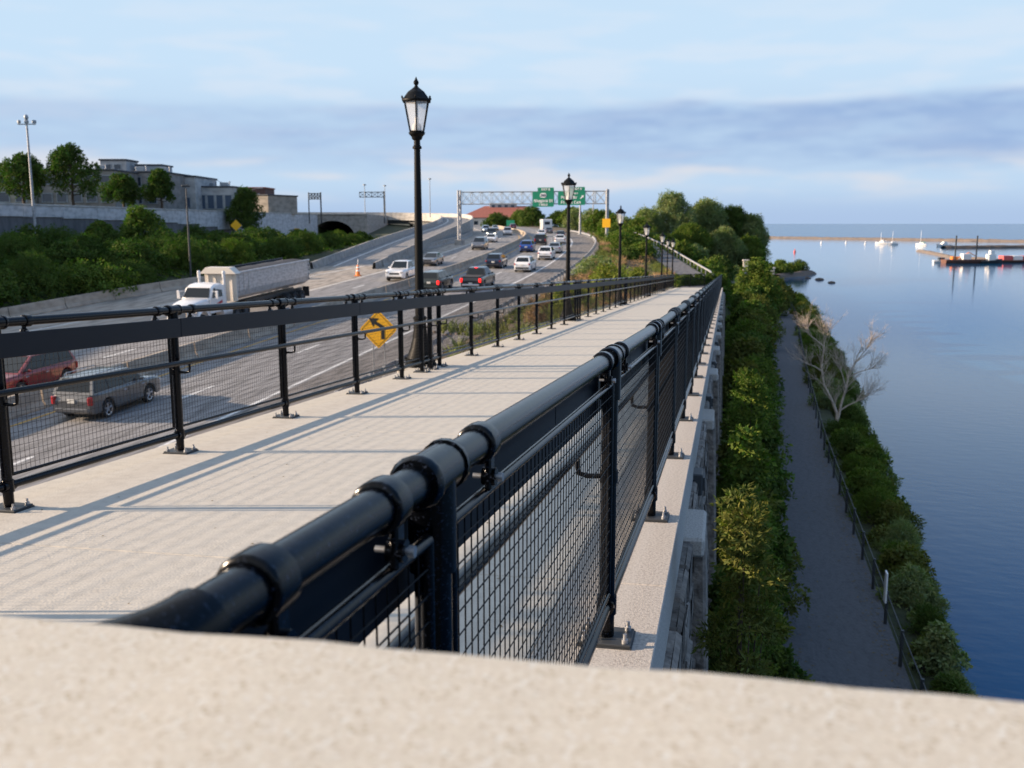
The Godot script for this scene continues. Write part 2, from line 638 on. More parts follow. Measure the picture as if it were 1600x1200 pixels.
func trail_x(d: float) -> float:
	return table([[-30, 3.95], [20, 4.1], [30, 4.25], [42, 4.45], [59, 5.1], [80, 6.1], [99, 7.1], [135, 7.7], [160, 5.5], [200, 2.0], [300, -14.0], [640, -60.0]], d)


func shore_x(d: float) -> float:
	return table([[-30, 5.2], [20, 5.7], [33, 6.9], [47, 7.7], [65, 8.9], [90, 9.6], [109, 10.1], [151, 11.0], [200, 10.0], [228, 11.5], [243, 17.0], [252, 19.5], [259, 19.0], [268, 12.0], [300, 3.0], [400, -14.0], [640, -52.0]], d)


func path_x(d: float) -> float:
	return table([[92, -2.55], [107, -3.6], [125, -6.8], [145, -10.6], [165, -15.0], [185, -19.6], [640, -130.0]], d)


func path_y(d: float) -> float:
	return table([[92, 6.52], [107, 6.8], [125, 7.55], [145, 8.6], [165, 9.6], [185, 10.4], [230, 10.9], [640, 12.0]], d)


func wall_x(d: float) -> float:
	if d < 205.0:
		return -71.8 - 0.1585 * (d - 85.0)
	return -90.8 - 0.3 * (d - 205.0)


func land_row(d: float) -> PackedVector3Array:
	var z := -d
	var r := PackedVector3Array()
	var sh := shore_x(d)
	var tr := trail_x(d)
	var ry := road_y(d)
	var o := off(d)
	var ty := 3.0 if d < 150.0 else lerpf(3.0, 1.6, clampf((d - 150.0) / 70.0, 0, 1))
	r.append(Vector3(sh + 9.0, -3.0, z))
	r.append(Vector3(sh + 1.0, -0.5, z))
	r.append(Vector3(sh - 0.5, 0.3, z))
	r.append(Vector3(tr + 0.7, ty - 0.05, z))
	r.append(Vector3(tr, ty, z))
	r.append(Vector3(tr - 2.6, ty, z))
	var gx := -15.2 + o
	if d <= 91.0:
		r.append(Vector3(-0.5, ty + 0.1, z))
		r.append(Vector3(-0.6, deck_y(-0.5, d) - 0.7, z))
		r.append(Vector3(-4.7, deck_y(-4.7, d) - 0.35, z))
		var fall := smoothstep(12.0, 25.0, d)
		r.append(Vector3(lerpf(lerpf(-4.7, gx, 0.2), lerpf(-4.7, gx, 0.4), fall), lerpf(lerpf(deck_y(-4.7, d) - 0.45, ry, 0.9), lerpf(deck_y(-4.7, d) - 0.45, ry, 0.38), fall), z))
	else:
		var px := path_x(d)
		var py := path_y(d)
		var f := clampf((d - 91.0) / 14.0, 0, 1)
		r.append(Vector3(lerpf(-0.4, px + 6.0, f), lerpf(ty + 0.1, py - 2.6, f), z))
		r.append(Vector3(px + 2.0, py - 0.12, z))
		r.append(Vector3(px - 2.0, py - 0.12, z))
		r.append(Vector3(lerpf(px - 2.0, minf(gx, px - 3.0), 0.5), lerpf(py, ry, 0.5) + 0.1, z))
	r.append(Vector3(minf(gx + 1.0, r[8].x - 0.6) if d > 91.0 else gx + 1.0, ry + 0.12, z))
	r.append(Vector3(gx - 0.3, ry - 0.06, z))
	r.append(Vector3(-49.8 + o * 0.9, ry - 0.06, z))
	var wx := wall_x(d)
	var ex := -51.0 + o * 0.9
	var wb := 9.2 if d < 205.0 else lerpf(9.2, 13.5, clampf((d - 205.0) / 50.0, 0, 1))
	r.append(Vector3(ex, ry + 0.5, z))
	r.append(Vector3(lerpf(ex, wx, 0.5), lerpf(ry + 0.5, wb, 0.62), z))
	r.append(Vector3(wx + 0.2, wb, z))
	r.append(Vector3(wx - 0.5, maxf(wb + 0.2, 14.3), z))
	r.append(Vector3(minf(-150.0, wx - 30.0), 14.7, z))
	r.append(Vector3(-900.0, 17.0, z))
	return r


func build_land():
	var ds := []
	var d := -40.0
	while d < 640.0:
		ds.append(d)
		d += 4.0 if d < 200.0 else 12.0
	ds.append(91.0)
	ds.append(91.6)
	ds.sort()
	var parts := {"lake_bank": [0, 4, "bank_ground"], "shore_ground": [4, 6, "bank_ground"], "hillside": [6, 8, "grass_ground"], "dirt_slope": [8, 11, "soil"], "road_bed": [11, 12, "asphalt"], "embankment": [12, 15, "bank_ground"], "upper_ground": [15, 18, "grass_ground"]}
	var all := []
	for q in ds:
		all.append(land_row(q))
	for nm in parts:
		var p: Array = parts[nm]
		var g := G.new()
		var rows := []
		for q in all:
			var row := PackedVector3Array()
			for k in range(p[0], p[1] + 1):
				var v: Vector3 = q[k]
				row.append(v)
			rows.append(row)
		g.grid(rows, false, true)
		struct(nm, g, M[p[2]])
	# water to the horizon
	var w := G.new()
	var rad := 30000.0
	# calm harbour inside the breakwater line, open lake beyond it
	var rim := [Vector3(3000, 0, 1400), Vector3(420, 0, -560), Vector3(198, 0, -722), Vector3(34, 0, -864), Vector3(-120, 0, -990), Vector3(-420, 0, -1180), Vector3(-3000, 0, -1900), Vector3(-3000, 0, 3000), Vector3(3000, 0, 3000)]
	var open := G.new()
	for k in rim.size():
		var a: Vector3 = rim[k]
		var b: Vector3 = rim[(k + 1) % rim.size()]
		w.tri_to(Vector3.ZERO, a, b, Vector3.UP)
		open.quad_to(a, b, b.normalized() * rad, a.normalized() * rad, Vector3.UP)
	struct("lake_water", w, M.water)
	struct("open_lake", open, M.open_water)
	# lower trail
	var t := strip(-40, 150, 4.0, func(q): return [trail_x(q) - 2.55, 3.0], func(q): return [trail_x(q) - 0.03, 3.0], 0.02)
	struct("lower_trail", t, M.trail)
	# path that climbs beyond the walkway
	var u := strip(91.0, 186, 4.0, func(q): return [path_x(q) - 1.5, path_y(q) - 0.03], func(q): return [path_x(q) + 1.5, path_y(q) - 0.03], 0.03)
	struct("climbing_path", u, M.asphalt)


func strip(d0: float, d1: float, step: float, a: Callable, b: Callable, lift: float) -> G:
	var g := G.new()
	var rows := []
	var d := d0
	while true:
		var p = a.call(d)
		var q = b.call(d)
		rows.append(PackedVector3Array([Vector3(p[0], p[1] + lift, -d), Vector3(q[0], q[1] + lift, -d)]))
		if d >= d1:
			break
		d = minf(d + step, d1)
	g.grid(rows)
	return g


# band of road surface between two offsets from the road line
func band(d0: float, d1: float, x0: float, x1: float, lift: float, step := 4.0) -> G:
	return strip(d0, d1, step, func(q): return [x0 + off(q), road_y(q)], func(q): return [x1 + off(q), road_y(q)], lift)


# ---------------------------------------------------------------- highway
func build_road():
	struct("highway_away", band(-40, 420, -27.9, -19.4, 0.0), M.road)
	struct("highway_shoulder", band(-40, 420, -19.4, -15.2, 0.0), M.shoulder)
	struct("highway_towards", band(-40, 420, -36.2, -28.7, 0.0), M.road)
	struct("barrier_footing", band(-40, 420, -28.7, -27.9, -0.003), M.concrete)
	struct("entry_lane", strip(-40, 420, 4.0, func(q): return [-maxf(50.0 - maxf(q - 100.0, 0.0) * 0.35, 40.6) + off(q), road_y(q)], func(q): return [-36.2 + off(q), road_y(q)], 0.0), M.gore)
	var g := G.new()
	var a := {"edge_line": [-40, 330, -19.7, -19.52, "white_line"], "median_line": [-40, 330, -27.25, -27.1, "yellow_line"], "median_line_towards": [-40, 330, -29.7, -29.55, "yellow_line"], "lane_line": [60, 330, -36.6, -36.42, "white_line"]}
	for k in a:
		var p: Array = a[k]
		struct(k, band(p[0], p[1], p[2], p[3], 0.006), M[p[4]])
	struct("merge_line", strip(-40, 118, 4.0, func(q): return [lerpf(-46.5, -41.0, clampf((q - 20.0) / 98.0, 0, 1)), road_y(q)], func(q): return [lerpf(-46.3, -40.8, clampf((q - 20.0) / 98.0, 0, 1)), road_y(q)], 0.006), M.white_line)
	g = G.new()
	for lane in [[-23.38, -23.22, 37.3], [-33.38, -33.22, 46.2]]:
		var d: float = lane[2] - 12.19 * 6
		while d < 300:
			var s := band(d, d + 3.05, lane[0], lane[1], 0.006)
			var base := g.v.size()
			g.v.append_array(s.v)
			g.n.append_array(s.n)
			for i in s.ix:
				g.ix.append(i + base)
			d += 12.19
	struct("lane_dashes", g, M.white_line)
	# central barrier of cast sections
	var mb := thing("median_barrier", "long concrete barrier between the two directions of the highway", "barrier")
	barrier(mb, -20.0, 300.0, -28.3, 0.86, M.concrete_warm)
	var lb := thing("roadside_barrier", "concrete barrier below the bushes on the far left of the highway", "barrier")
	var d := -20.0
	while d < 100.0:
		var x0 := -50.2
		barrier_piece(lb, d, d + 6.0, func(q): return -50.2 + 4.0 * smoothstep(70.0, 104.0, q), 0.86, M.concrete_warm)
		d += 6.1
	var rb := thing("inner_barrier", "short concrete barrier between the highway and the rising ramp", "barrier")
	d = 106.0
	while d < 240.0:
		barrier_piece(rb, d, d + 6.0, func(q): return lerpf(-38.5, -40.3, clampf((q - 106.0) / 20.0, 0, 1)) + off(q), 0.86, M.concrete)
		d += 6.1
	guardrail()
	build_ramp()


func barrier(parent: Node3D, d0: float, d1: float, x: float, h: float, mat: Material):
	var d := d0
	while d < d1:
		barrier_piece(parent, d, d + 6.0, func(q): return x + off(q), h, mat)
		d += 6.1


func barrier_piece(parent: Node3D, d0: float, d1: float, xf: Callable, h: float, mat: Material):
	var prof := [Vector2(-0.31, -0.05), Vector2(-0.31, 0.08), Vector2(-0.16, 0.3), Vector2(-0.1, h - 0.02), Vector2(-0.08, h), Vector2(0.08, h), Vector2(0.1, h - 0.02), Vector2(0.16, 0.3), Vector2(0.31, 0.08), Vector2(0.31, -0.05)]
	var g := G.new()
	var rows := []
	for k in 3:
		var d := lerpf(d0, d1, k / 2.0)
		var x: float = xf.call(d)
		var row := PackedVector3Array()
		for p in prof:
			row.append(Vector3(x + p.x, road_y(d) + p.y, -d))
		rows.append(row)
	g.grid(rows, false, false, true)
	for r in [0, 2]:
		for k in range(1, 9):
			g.tri_to(rows[r][0], rows[r][k], rows[r][k + 1], Vector3(0, 0, 1.0 if r == 0 else -1.0))
	put(parent, "barrier_section", g, mat)


func guardrail():
	var t := thing("guardrail", "galvanised steel guardrail along the right shoulder of the highway", "guardrail")
	var prof := [Vector2(0.0, 0.42), Vector2(-0.07, 0.47), Vector2(-0.07, 0.53), Vector2(0.0, 0.575), Vector2(-0.07, 0.62), Vector2(-0.07, 0.68), Vector2(0.0, 0.73), Vector2(0.012, 0.73), Vector2(0.012, 0.42)]
	var d := 8.0
	var xf := func(q): return -15.75 + off(q)
	var rp := G.new()
	rp.box(Vector3(0, 0.33, 0), Vector3(0.15, 0.86, 0.1), Basis.IDENTITY, 0.01)
	var pm := rp.done()
	while d < 235.0:
		var g := G.new()
		var rows := []
		for k in 4:
			var q := lerpf(d, d + 7.6, k / 3.0)
			var row := PackedVector3Array()
			for p in prof:
				row.append(Vector3(xf.call(q) + p.x, road_y(q) + p.y, -q))
			rows.append(row)
		g.grid(rows, true, false, true)
		put(t, "beam", g, M.galv_matt)
		for k in 4:
			var q := d + 0.3 + 1.9 * k
			var o := put(t, "rail_post", pm, M.galv_matt)
			o.position = Vector3(xf.call(q) + 0.1, road_y(q) + 0.02, -q)
		d += 7.62


func ramp_point(s: float) -> Array:
	# right wall line of the ramp: x, y of the wall top, d
	var t := [[-38.6, 8.15, 103.0], [-41.7, 10.05, 130.0], [-49.4, 11.5, 170.0], [-54.3, 12.75, 200.0], [-58.6, 13.9, 222.0], [-65.5, 14.75, 241.0], [-77.0, 15.2, 252.0], [-92.0, 15.4, 254.0], [-115.0, 15.4, 246.0], [-150.0, 15.4, 232.0]]
	var n := t.size()
	var k := clampi(int(s), 0, n - 2)
	var f := s - k
	var p0: Array = t[maxi(k - 1, 0)]
	var p1: Array = t[k]
	var p2: Array = t[k + 1]
	var p3: Array = t[mini(k + 2, n - 1)]
	var o := []
	for i in 3:
		o.append(cubic_interpolate(p1[i], p2[i], p0[i], p3[i], f))
	return o


func build_ramp():
	var t := thing("highway_ramp", "concrete ramp rising from the highway and curving left over the local road", "ramp")
	var right := []
	var left := []
	var n := 72
	for k in n + 1:
		var s := 9.0 * k / n
		var a := ramp_point(s)
		var b := ramp_point(minf(s + 0.02, 9.0))
		var c := ramp_point(maxf(s - 0.02, 0.0))
		var dir := Vector2(b[0] - c[0], b[2] - c[2]).normalized()
		var side := Vector2(-dir.y, dir.x)
		right.append(Vector3(a[0], a[1], -a[2]))
		var wid := 7.6
		left.append(Vector3(a[0] + side.x * wid, a[1], -(a[2] + side.y * wid)))
	var deck := G.new()
	var rows := []
	var soff := []
	for k in n + 1:
		var r: Vector3 = right[k]
		var l: Vector3 = left[k]
		rows.append(PackedVector3Array([l + Vector3(0, -0.9, 0), r + Vector3(0, -0.9, 0)]))
		soff.append(PackedVector3Array([l + Vector3(0, -2.0, 0), r + Vector3(0, -2.0, 0)]))
	deck.grid(rows)
	deck.grid(soff, false, true)
	put(t, "ramp_deck", deck, M.road)
	var ln := G.new()
	rows = []
	for k in n + 1:
		var r: Vector3 = right[k]
		var l: Vector3 = left[k]
		rows.append(PackedVector3Array([l.lerp(r, 0.2) + Vector3(0, -0.892, 0), l.lerp(r, 0.23) + Vector3(0, -0.892, 0)]))
	ln.grid(rows)
	put(t, "ramp_line", ln, M.white_line)
	# parapets in cast lengths, inner one and outer one; below them the side of the ramp
	for side in 2:
		var edge: Array = right if side == 0 else left
		var other: Array = left if side == 0 else right
		for k in range(0, n, 3):
			var g := G.new()
			rows = []
			for m in 4:
				var e: Vector3 = edge[k + m]
				var i: Vector3 = (other[k + m] - e)
				i.y = 0
				i = i.normalized()
				if m == 3:
					e = e.lerp(edge[k + 2], 0.012)
				var bot := -2.0
				rows.append(PackedVector3Array([e + Vector3(0, bot, 0) - i * 0.05, e + Vector3(0, -1.2, 0) - i * 0.05, e + Vector3(0, -1.15, 0), e - i * 0.0, e + i * 0.26, e + i * 0.42 + Vector3(0, -0.9, 0)]))
			g.grid(rows, false, side == 0, true)
			put(t, "parapet", g, M.concrete_pale if k > 24 else M.concrete)
	# solid sides below the first part, piers further on
	for side in 2:
		var edge: Array = right if side == 0 else left
		var g := G.new()
		rows = []
		for k in range(0, 33):
			var e: Vector3 = edge[k]
			rows.append(PackedVector3Array([Vector3(e.x, road_y(-e.z) - 1.5, e.z), e + Vector3(0, -1.9, 0)]))
		g.grid(rows, false, side == 0, true)
		put(t, "side_wall", g, M.concrete)
	for k in [38, 44, 50, 56, 62]:
		var c: Vector3 = right[k].lerp(left[k], 0.5)
		var g := G.new()
		g.box(Vector3(c.x, c.y - 2.4, c.z), Vector3(5.6, 0.8, 1.2), Basis(Vector3.UP, atan2(right[k].x - left[k].x, right[k].z - left[k].z) + PI / 2), 0.05)
		for s in [-1.6, 1.6]:
			g.rod(c + Vector3(s, -2.6, 0), Vector3(c.x + s, 6.0, c.z), 0.5, 12)
		put(t, "pier", g, M.concrete)
	# steel girders under the bridge part
	var gd := G.new()
	for f in [0.1, 0.37, 0.63, 0.9]:
		rows = []
		for k in range(36, n + 1):
			var c: Vector3 = right[k].lerp(left[k], f)
			rows.append(PackedVector3Array([c + Vector3(0, -2.0, 0.1), c + Vector3(0, -3.0, 0.1), c + Vector3(0, -3.0, -0.1), c + Vector3(0, -2.0, -0.1)]))
		gd.grid(rows, false, false, true)
	put(t, "girder", gd, M.dark_steel)


# ---------------------------------------------------------------- walkway
func slope_basis() -> Basis:
	var z := Vector3(0, SL, 1).normalized()
	var x := Vector3(1, 0.015, 0)
	x = (x - z * x.dot(z)).normalized()
	return Basis(x, z.cross(x), z)


func build_walkway():
	var b := slope_basis()
	var deck := Node3D.new()
	deck.name = "walkway"
	add_child(deck)
	tag(deck, "", "", "", "structure")
	var step := 4.1
	var k := 0
	var d := 0.45
	while d < 91.0:
		var e := minf(d + step, 91.5)
		var m := (d + e) / 2.0
		for strip_x in [[-4.9, -0.72, "slab", "deck"], [-0.716, -0.23, "ledge_slab", "ledge"]]:
			var x0: float = strip_x[0]
			var x1: float = strip_x[1]
			var cx := (x0 + x1) / 2.0
			var th := 0.34
			var g := G.new()
			g.box(Vector3.ZERO, Vector3(x1 - x0, th, (e - d) - 0.006), Basis.IDENTITY, 0.005)
			var o := put(deck, strip_x[2], g, M[strip_x[3]])
			o.transform = Transform3D(b, Vector3(cx, deck_y(cx, m), -m) - b.y * th / 2.0)
		d = e
		k += 1
	# wall that carries the walkway
	var w := thing("stone_wall", "tall wall of squared grey stone blocks that carries the walkway above the lower trail", "wall")
	var core := G.new()
	var rows := []
	for q in range(-1, 24):
		var dd := minf(q * 4.0, 91.4) if q >= 0 else -3.0
		rows.append(PackedVector3Array([Vector3(-0.24 + 0.045 * (deck_y(-0.3, dd) - 1.85), 1.5, -dd), Vector3(-0.24, deck_y(-0.3, dd) - 0.345, -dd), Vector3(-4.8, deck_y(-4.8, dd) - 0.335, -dd), Vector3(-4.8, 1.5, -dd)]))
	core.grid(rows, false, true, true)
	var lastr: PackedVector3Array = rows[-1]
	core.quad_to(lastr[0], lastr[1], lastr[2], lastr[3], Vector3(0, 0, -1))
	put(w, "wall_core", core, M.mortar)
	var r := RandomNumberGenerator.new()
	r.seed = 40
	var shapes := []
	for q in 5:
		var g := G.new()
		g.box(Vector3.ZERO, Vector3(0.13 + 0.012 * q, 0.265, 0.5), Basis.IDENTITY, 0.025)
		for i in g.v.size():
			g.v[i] += Vector3(r.randf_range(-0.008, 0.008), 0, 0)
		shapes.append(g.done())
	var far := G.new()
	var count := 0
	for course in 15:
		var z := 2.2 + (0.26 if course % 2 else 0.0)
		while z < 46.0:
			var len := r.randf_range(0.4, 0.66)
			var y := deck_y(-0.3, z) - 0.36 - 0.145 - 0.29 * course
			var zc := z + len / 2.0
			var bx := -0.245 + 0.045 * 0.29 * course
			if z < 12.4 and count < 290:
				var o := put(w, "stone", shapes[r.randi() % 5], M["stone%d" % (r.randi() % 4)])
				o.transform = Transform3D(slope_basis() * Basis.from_scale(Vector3(1, 1, (len - 0.02) / 0.5)), Vector3(bx, y, -zc))
				count += 1
			elif course < 10:
				far.box(Vector3(bx, y, -zc), Vector3(0.14 + r.randf() * 0.04, 0.265, len - 0.02), slope_basis(), 0.025)
			z += len
	var fs := put(w, "stone_courses", far, M.stone1)
	tag(fs, "", "", "", "stuff")
	d = 7.0
	while d < 90.0:
		var top := deck_y(-0.3, d) - 0.42
		var g := G.new()
		g.box(Vector3(-0.05, (top + 1.6) / 2.0, -d), Vector3(0.3, top - 1.6, 0.62), Basis(Vector3(0, 0, 1), 0.04), 0.02)
		var p := put(w, "pilaster", g, M.stone0)
		var c := G.new()
		c.box(Vector3(-0.21, top + 0.03, -d), Vector3(0.26, 0.14, 0.74), Basis.IDENTITY, 0.02)
		put(p, "pilaster_cap", c, M.ledge)
		var s := G.new()
		s.box(Vector3(-0.22, top - 0.05, -d - 1.75), Vector3(0.16, 0.2, 0.26), Basis.IDENTITY, 0.01)
		s.box(Vector3(-0.2, top - 0.05, -d - 1.75), Vector3(0.16, 0.12, 0.18))
		put(w, "drain_spout", s, M.dark_steel)
		d += 5.6
	# parapet in front of the camera
	var pw := thing("parapet_wall", "pale tan exposed aggregate parapet wall close to the camera at the walkway's end", "wall")
	var cb := Basis(Vector3.UP, deg_to_rad(1.95))
	var cg := G.new()
	var prof := []
	var half := 0.36
	for q in 7:
		var a := PI / 2 * q / 6.0
		prof.append(Vector2(-half + 0.02 - 0.02 * cos(a), -0.02 + 0.02 * sin(a)))
	prof.append(Vector2(half - 0.005, 0.0))
	prof.append(Vector2(half, -0.003))
	prof.append(Vector2(half, -0.16))
	prof.append(Vector2(-half, -0.16))
	rows = []
	for q in 121:
		var row := PackedVector3Array()
		for p in prof:
			var jig := 0.0016 * sin(q * 1.7) * sin(q * 0.53) if p.x < 0 else 0.0
			row.append(cb * Vector3(-4.0 + 6.0 * q / 120.0, p.y + jig, p.x))
		rows.append(row)
	cg.grid(rows, true, false, false)
	var co := put(pw, "coping", cg, M.coping)
	co.position = Vector3(0, CY - 0.28, -0.594 + half)
	var wg := G.new()
	wg.box(Vector3(-1.9, CY - 0.44 - 5.0, -0.2), Vector3(6.2, 10.0, 0.5), cb)
	put(pw, "wall_body", wg, M.concrete)


# ---------------------------------------------------------------- fences along the walkway
func build_fences():
	var rp := [0.8]
	var d := 1.52
	while d < 90.0:
		rp.append(d)
		d += 2.28 if d < 2.0 else 2.05
	fence("right_fence", "black pipe and wire mesh fence on the lake side of the walkway", func(q): return table([[0.8, -0.492], [1.52, -0.477], [3.8, -0.437], [5.85, -0.408], [12, -0.385], [90, -0.365]], q), rp, 1.2, -1.0, 12.0)
	var lp := []
	d = -0.9
	while d < 12.0:
		lp.append(d)
		d += 2.05
	lp.append_array([13.15, 14.1, 14.55, 15.05])
	d = 17.1
	var lamp := 30.2
	while d < 90.0:
		if d > lamp - 1.0:
			lp.append_array([lamp - 0.5, lamp, lamp + 0.5])
			d = lamp + 2.4
			lamp += 15.0
		else:
			lp.append(d)
			d += 2.1
	fence("left_fence", "black pipe and wire mesh fence between the walkway and the highway", func(q): return -4.56, lp, 1.235, 1.0, 24.0)
	end_fence()
	build_lamps()


func fence(called: String, label: String, fx: Callable, posts: Array, h: float, s: float, near_to: float):
	var t := thing("walkway_fence", label, "fence")
	var at := func(d: float, y: float, dx: float) -> Vector3:
		var x: float = fx.call(d)
		return Vector3(x + dx, deck_y(x, d) + y, -d)
	var line := func(y: float, dx: float) -> Array:
		var o := []
		for q in posts:
			o.append(at.call(q, y, dx))
		return o
	var d0: float = posts[0]
	var d1: float = posts[-1]
	var g := G.new()
	g.tube(line.call(h, 0.0), 0.032, 18)
	if s < 0:
		var arc := []
		var e0: Vector3 = at.call(d0, h, 0)
		for k in 11:
			var a := 1.25 * k / 10.0
			arc.append(e0 + Vector3(-0.07 * (1 - cos(a)), -0.07 * SL * sin(a) - 0.014 * (1 - cos(a)), 0.07 * sin(a)))
		arc.append(arc[-1] + (arc[-1] - arc[-2]).normalized() * 0.06)
		g.tube(arc, 0.0375, 18)
		g.ball(arc[-1], Vector3(0.037, 0.037, 0.037), 16, 10)
	put(t, "top_rail", g, M.black_paint)
	g = G.new()
	g.tube(line.call(0.16, 0.0), 0.026, 10)
	put(t, "bottom_rail", g, M.black_paint)
	g = G.new()
	g.tube(line.call(0.8, s * 0.13), 0.022, 10)
	put(t, "handrail", g, M.black_paint)
	# flat boards
	var q := d0 + 0.02
	var b := slope_basis()
	while q < d1 - 0.1:
		var e := minf(q + (4.1 if s > 0 else 2.05), d1)
		var m := (q + e) / 2.0
		g = G.new()
		var pa: Vector3 = at.call(q, 0, 0)
		var pb: Vector3 = at.call(e, 0, 0)
		g.box((pa + pb) / 2.0 + Vector3(s * 0.052, h - 0.148, 0), Vector3(0.014, 0.16, (pa - pb).length() - 0.006), Basis(Vector3.UP, atan2((pa - pb).x, (pa - pb).z)) * b, 0.003)
		put(t, "rub_board", g, M.board_paint)
		q = e
	# shared shapes
	var post_m := G.new()
	post_m.rod(Vector3(0, 0.0, 0), Vector3(0, h - 0.01, 0), 0.033, 14)
	var pm := post_m.done()
	var plate := G.new()
	plate.box(Vector3(0.0, 0.016, 0), Vector3(0.22, 0.014, 0.18), Basis.IDENTITY, 0.003)
	plate.box(Vector3(0.0, 0.005, 0), Vector3(0.23, 0.012, 0.19))
	var plm := plate.done()
	var bolt := G.new()
	bolt.rod(Vector3(0, 0.02, 0), Vector3(0, 0.062, 0), 0.008, 8)
	bolt.rod(Vector3(0, 0.022, 0), Vector3(0, 0.04, 0), 0.015, 6)
	var bm := bolt.done()
	var tee := G.new()
	var rz := Vector3(0, SL, 1).normalized()
	var top := Vector3(0, h, 0)
	tee.rod(top - rz * 0.085, top + rz * 0.085, 0.042, 18)
	for e in [-1.0, 1.0]:
		tee.tube([top + rz * e * 0.07, top + rz * e * 0.085, top + rz * e * 0.095], [0.046, 0.047, 0.041], 18)
	tee.rod(Vector3(0, h - 0.17, 0), Vector3(0, h - 0.01, 0), 0.042, 16)
	var tm := tee.done()
	var col := G.new()
	col.tube([-rz * 0.028, -rz * 0.027, -rz * 0.022, rz * 0.022, rz * 0.027, rz * 0.028], [0.033, 0.039, 0.0415, 0.0415, 0.039, 0.033], 18)
	col.box(Vector3(-s * 0.022, -0.06, 0), Vector3(0.014, 0.07, 0.034), b, 0.004)
	col.rod(Vector3(-s * 0.036, -0.068, 0), Vector3(-s * 0.008, -0.068, 0), 0.018, 14)
	var cm := col.done()
	var scr := G.new()
	scr.rod(Vector3(-s * 0.042, -0.068, 0.0), Vector3(s * 0.012, -0.068, 0.0), 0.0055, 8)
	scr.rod(Vector3(-s * 0.05, -0.068, 0.0), Vector3(-s * 0.04, -0.068, 0.0), 0.0095, 6)
	var sm := scr.done()
	var brk := G.new()
	brk.tube([Vector3(0, 0.71, 0), Vector3(s * 0.09, 0.705, 0), Vector3(s * 0.125, 0.715, 0), Vector3(s * 0.13, 0.74, 0), Vector3(s * 0.13, 0.79, 0)], 0.011, 8)
	brk.rod(Vector3(0, 0.685, 0), Vector3(0, 0.735, 0), 0.038, 14)
	var km := brk.done()
	var clamp_low := G.new()
	clamp_low.rod(Vector3(0, 0.16, 0) - rz * 0.05, Vector3(0, 0.16, 0) + rz * 0.05, 0.036, 12)
	clamp_low.rod(Vector3(0, 0.12, 0), Vector3(0, 0.2, 0), 0.041, 12)
	var lm := clamp_low.done()
	for k in posts.size():
		var d: float = posts[k]
		var base: Vector3 = at.call(d, 0, 0)
		var p := put(t, "post", pm, M.black_paint)
		p.position = base
		if d > 1.0:
			put(p, "rail_fitting", tm, M.black_paint)
		if d < 60.0:
			put(p, "base_plate", plm, M.dark_steel)
			put(p, "handrail_bracket", km, M.black_paint)
			put(p, "low_fitting", lm, M.black_paint)
		if d < near_to:
			for c in [Vector2(-0.085, -0.065), Vector2(0.085, -0.065), Vector2(-0.085, 0.065), Vector2(0.085, 0.065)]:
				var bo := put(p, "bolt", bm, M.galv)
				bo.position = Vector3(c.x, 0, c.y)
		if d < near_to + 10.0 and k < posts.size() - 1:
			for e in ([-0.23, 0.3] if k > 0 or s > 0 else []):
				if d + e < d0 + 0.3:
					continue
				var c := put(t, "collar", cm, M.black_paint)
				c.position = at.call(d + e, h, 0)
				var sc := put(c, "screw", sm, M.galv)
	if s < 0:
		var c := put(t, "collar", cm, M.black_paint)
		c.position = at.call(0.92, h, 0)
	# wire mesh panels
	for k in posts.size() - 1:
		var a: float = posts[k] + 0.065
		var e: float = posts[k + 1] - 0.065
		if e - a < 0.2:
			continue
		var fr := G.new()
		var px := -s * 0.012
		var lo := 0.225
		var hi := h - 0.1
		fr.rod(at.call(a, lo, px), at.call(e, lo, px), 0.012, 8)
		fr.rod(at.call(a, hi, px), at.call(e, hi, px), 0.012, 8)
		fr.rod(at.call(a, lo, px), at.call(a, hi, px), 0.012, 8)
		fr.rod(at.call(e, lo, px), at.call(e, hi, px), 0.012, 8)
		var mid: float = (a + e) / 2.0
		var fo := put(t, "panel_frame", fr, M.black_paint)
		var w := G.new()
		var sides := 6 if (s < 0 and a < 8.0) else 3
		var r := 0.0017
		var n := int((e - a) / 0.044)
		for i in range(1, n):
			var dd := lerpf(a, e, float(i) / n)
			w.rod(at.call(dd, lo, px), at.call(dd, hi, px), r, sides, false)
		n = int((hi - lo) / 0.044)
		for i in range(1, n):
			var y := lerpf(lo, hi, float(i) / n)
			w.rod(at.call(a, y, px - s * 0.004), at.call(e, y, px - s * 0.004), r, sides, false)
		var wo := put(fo, "wire_mesh", w, M.wire)
		tag(wo, "", "", "", "stuff")


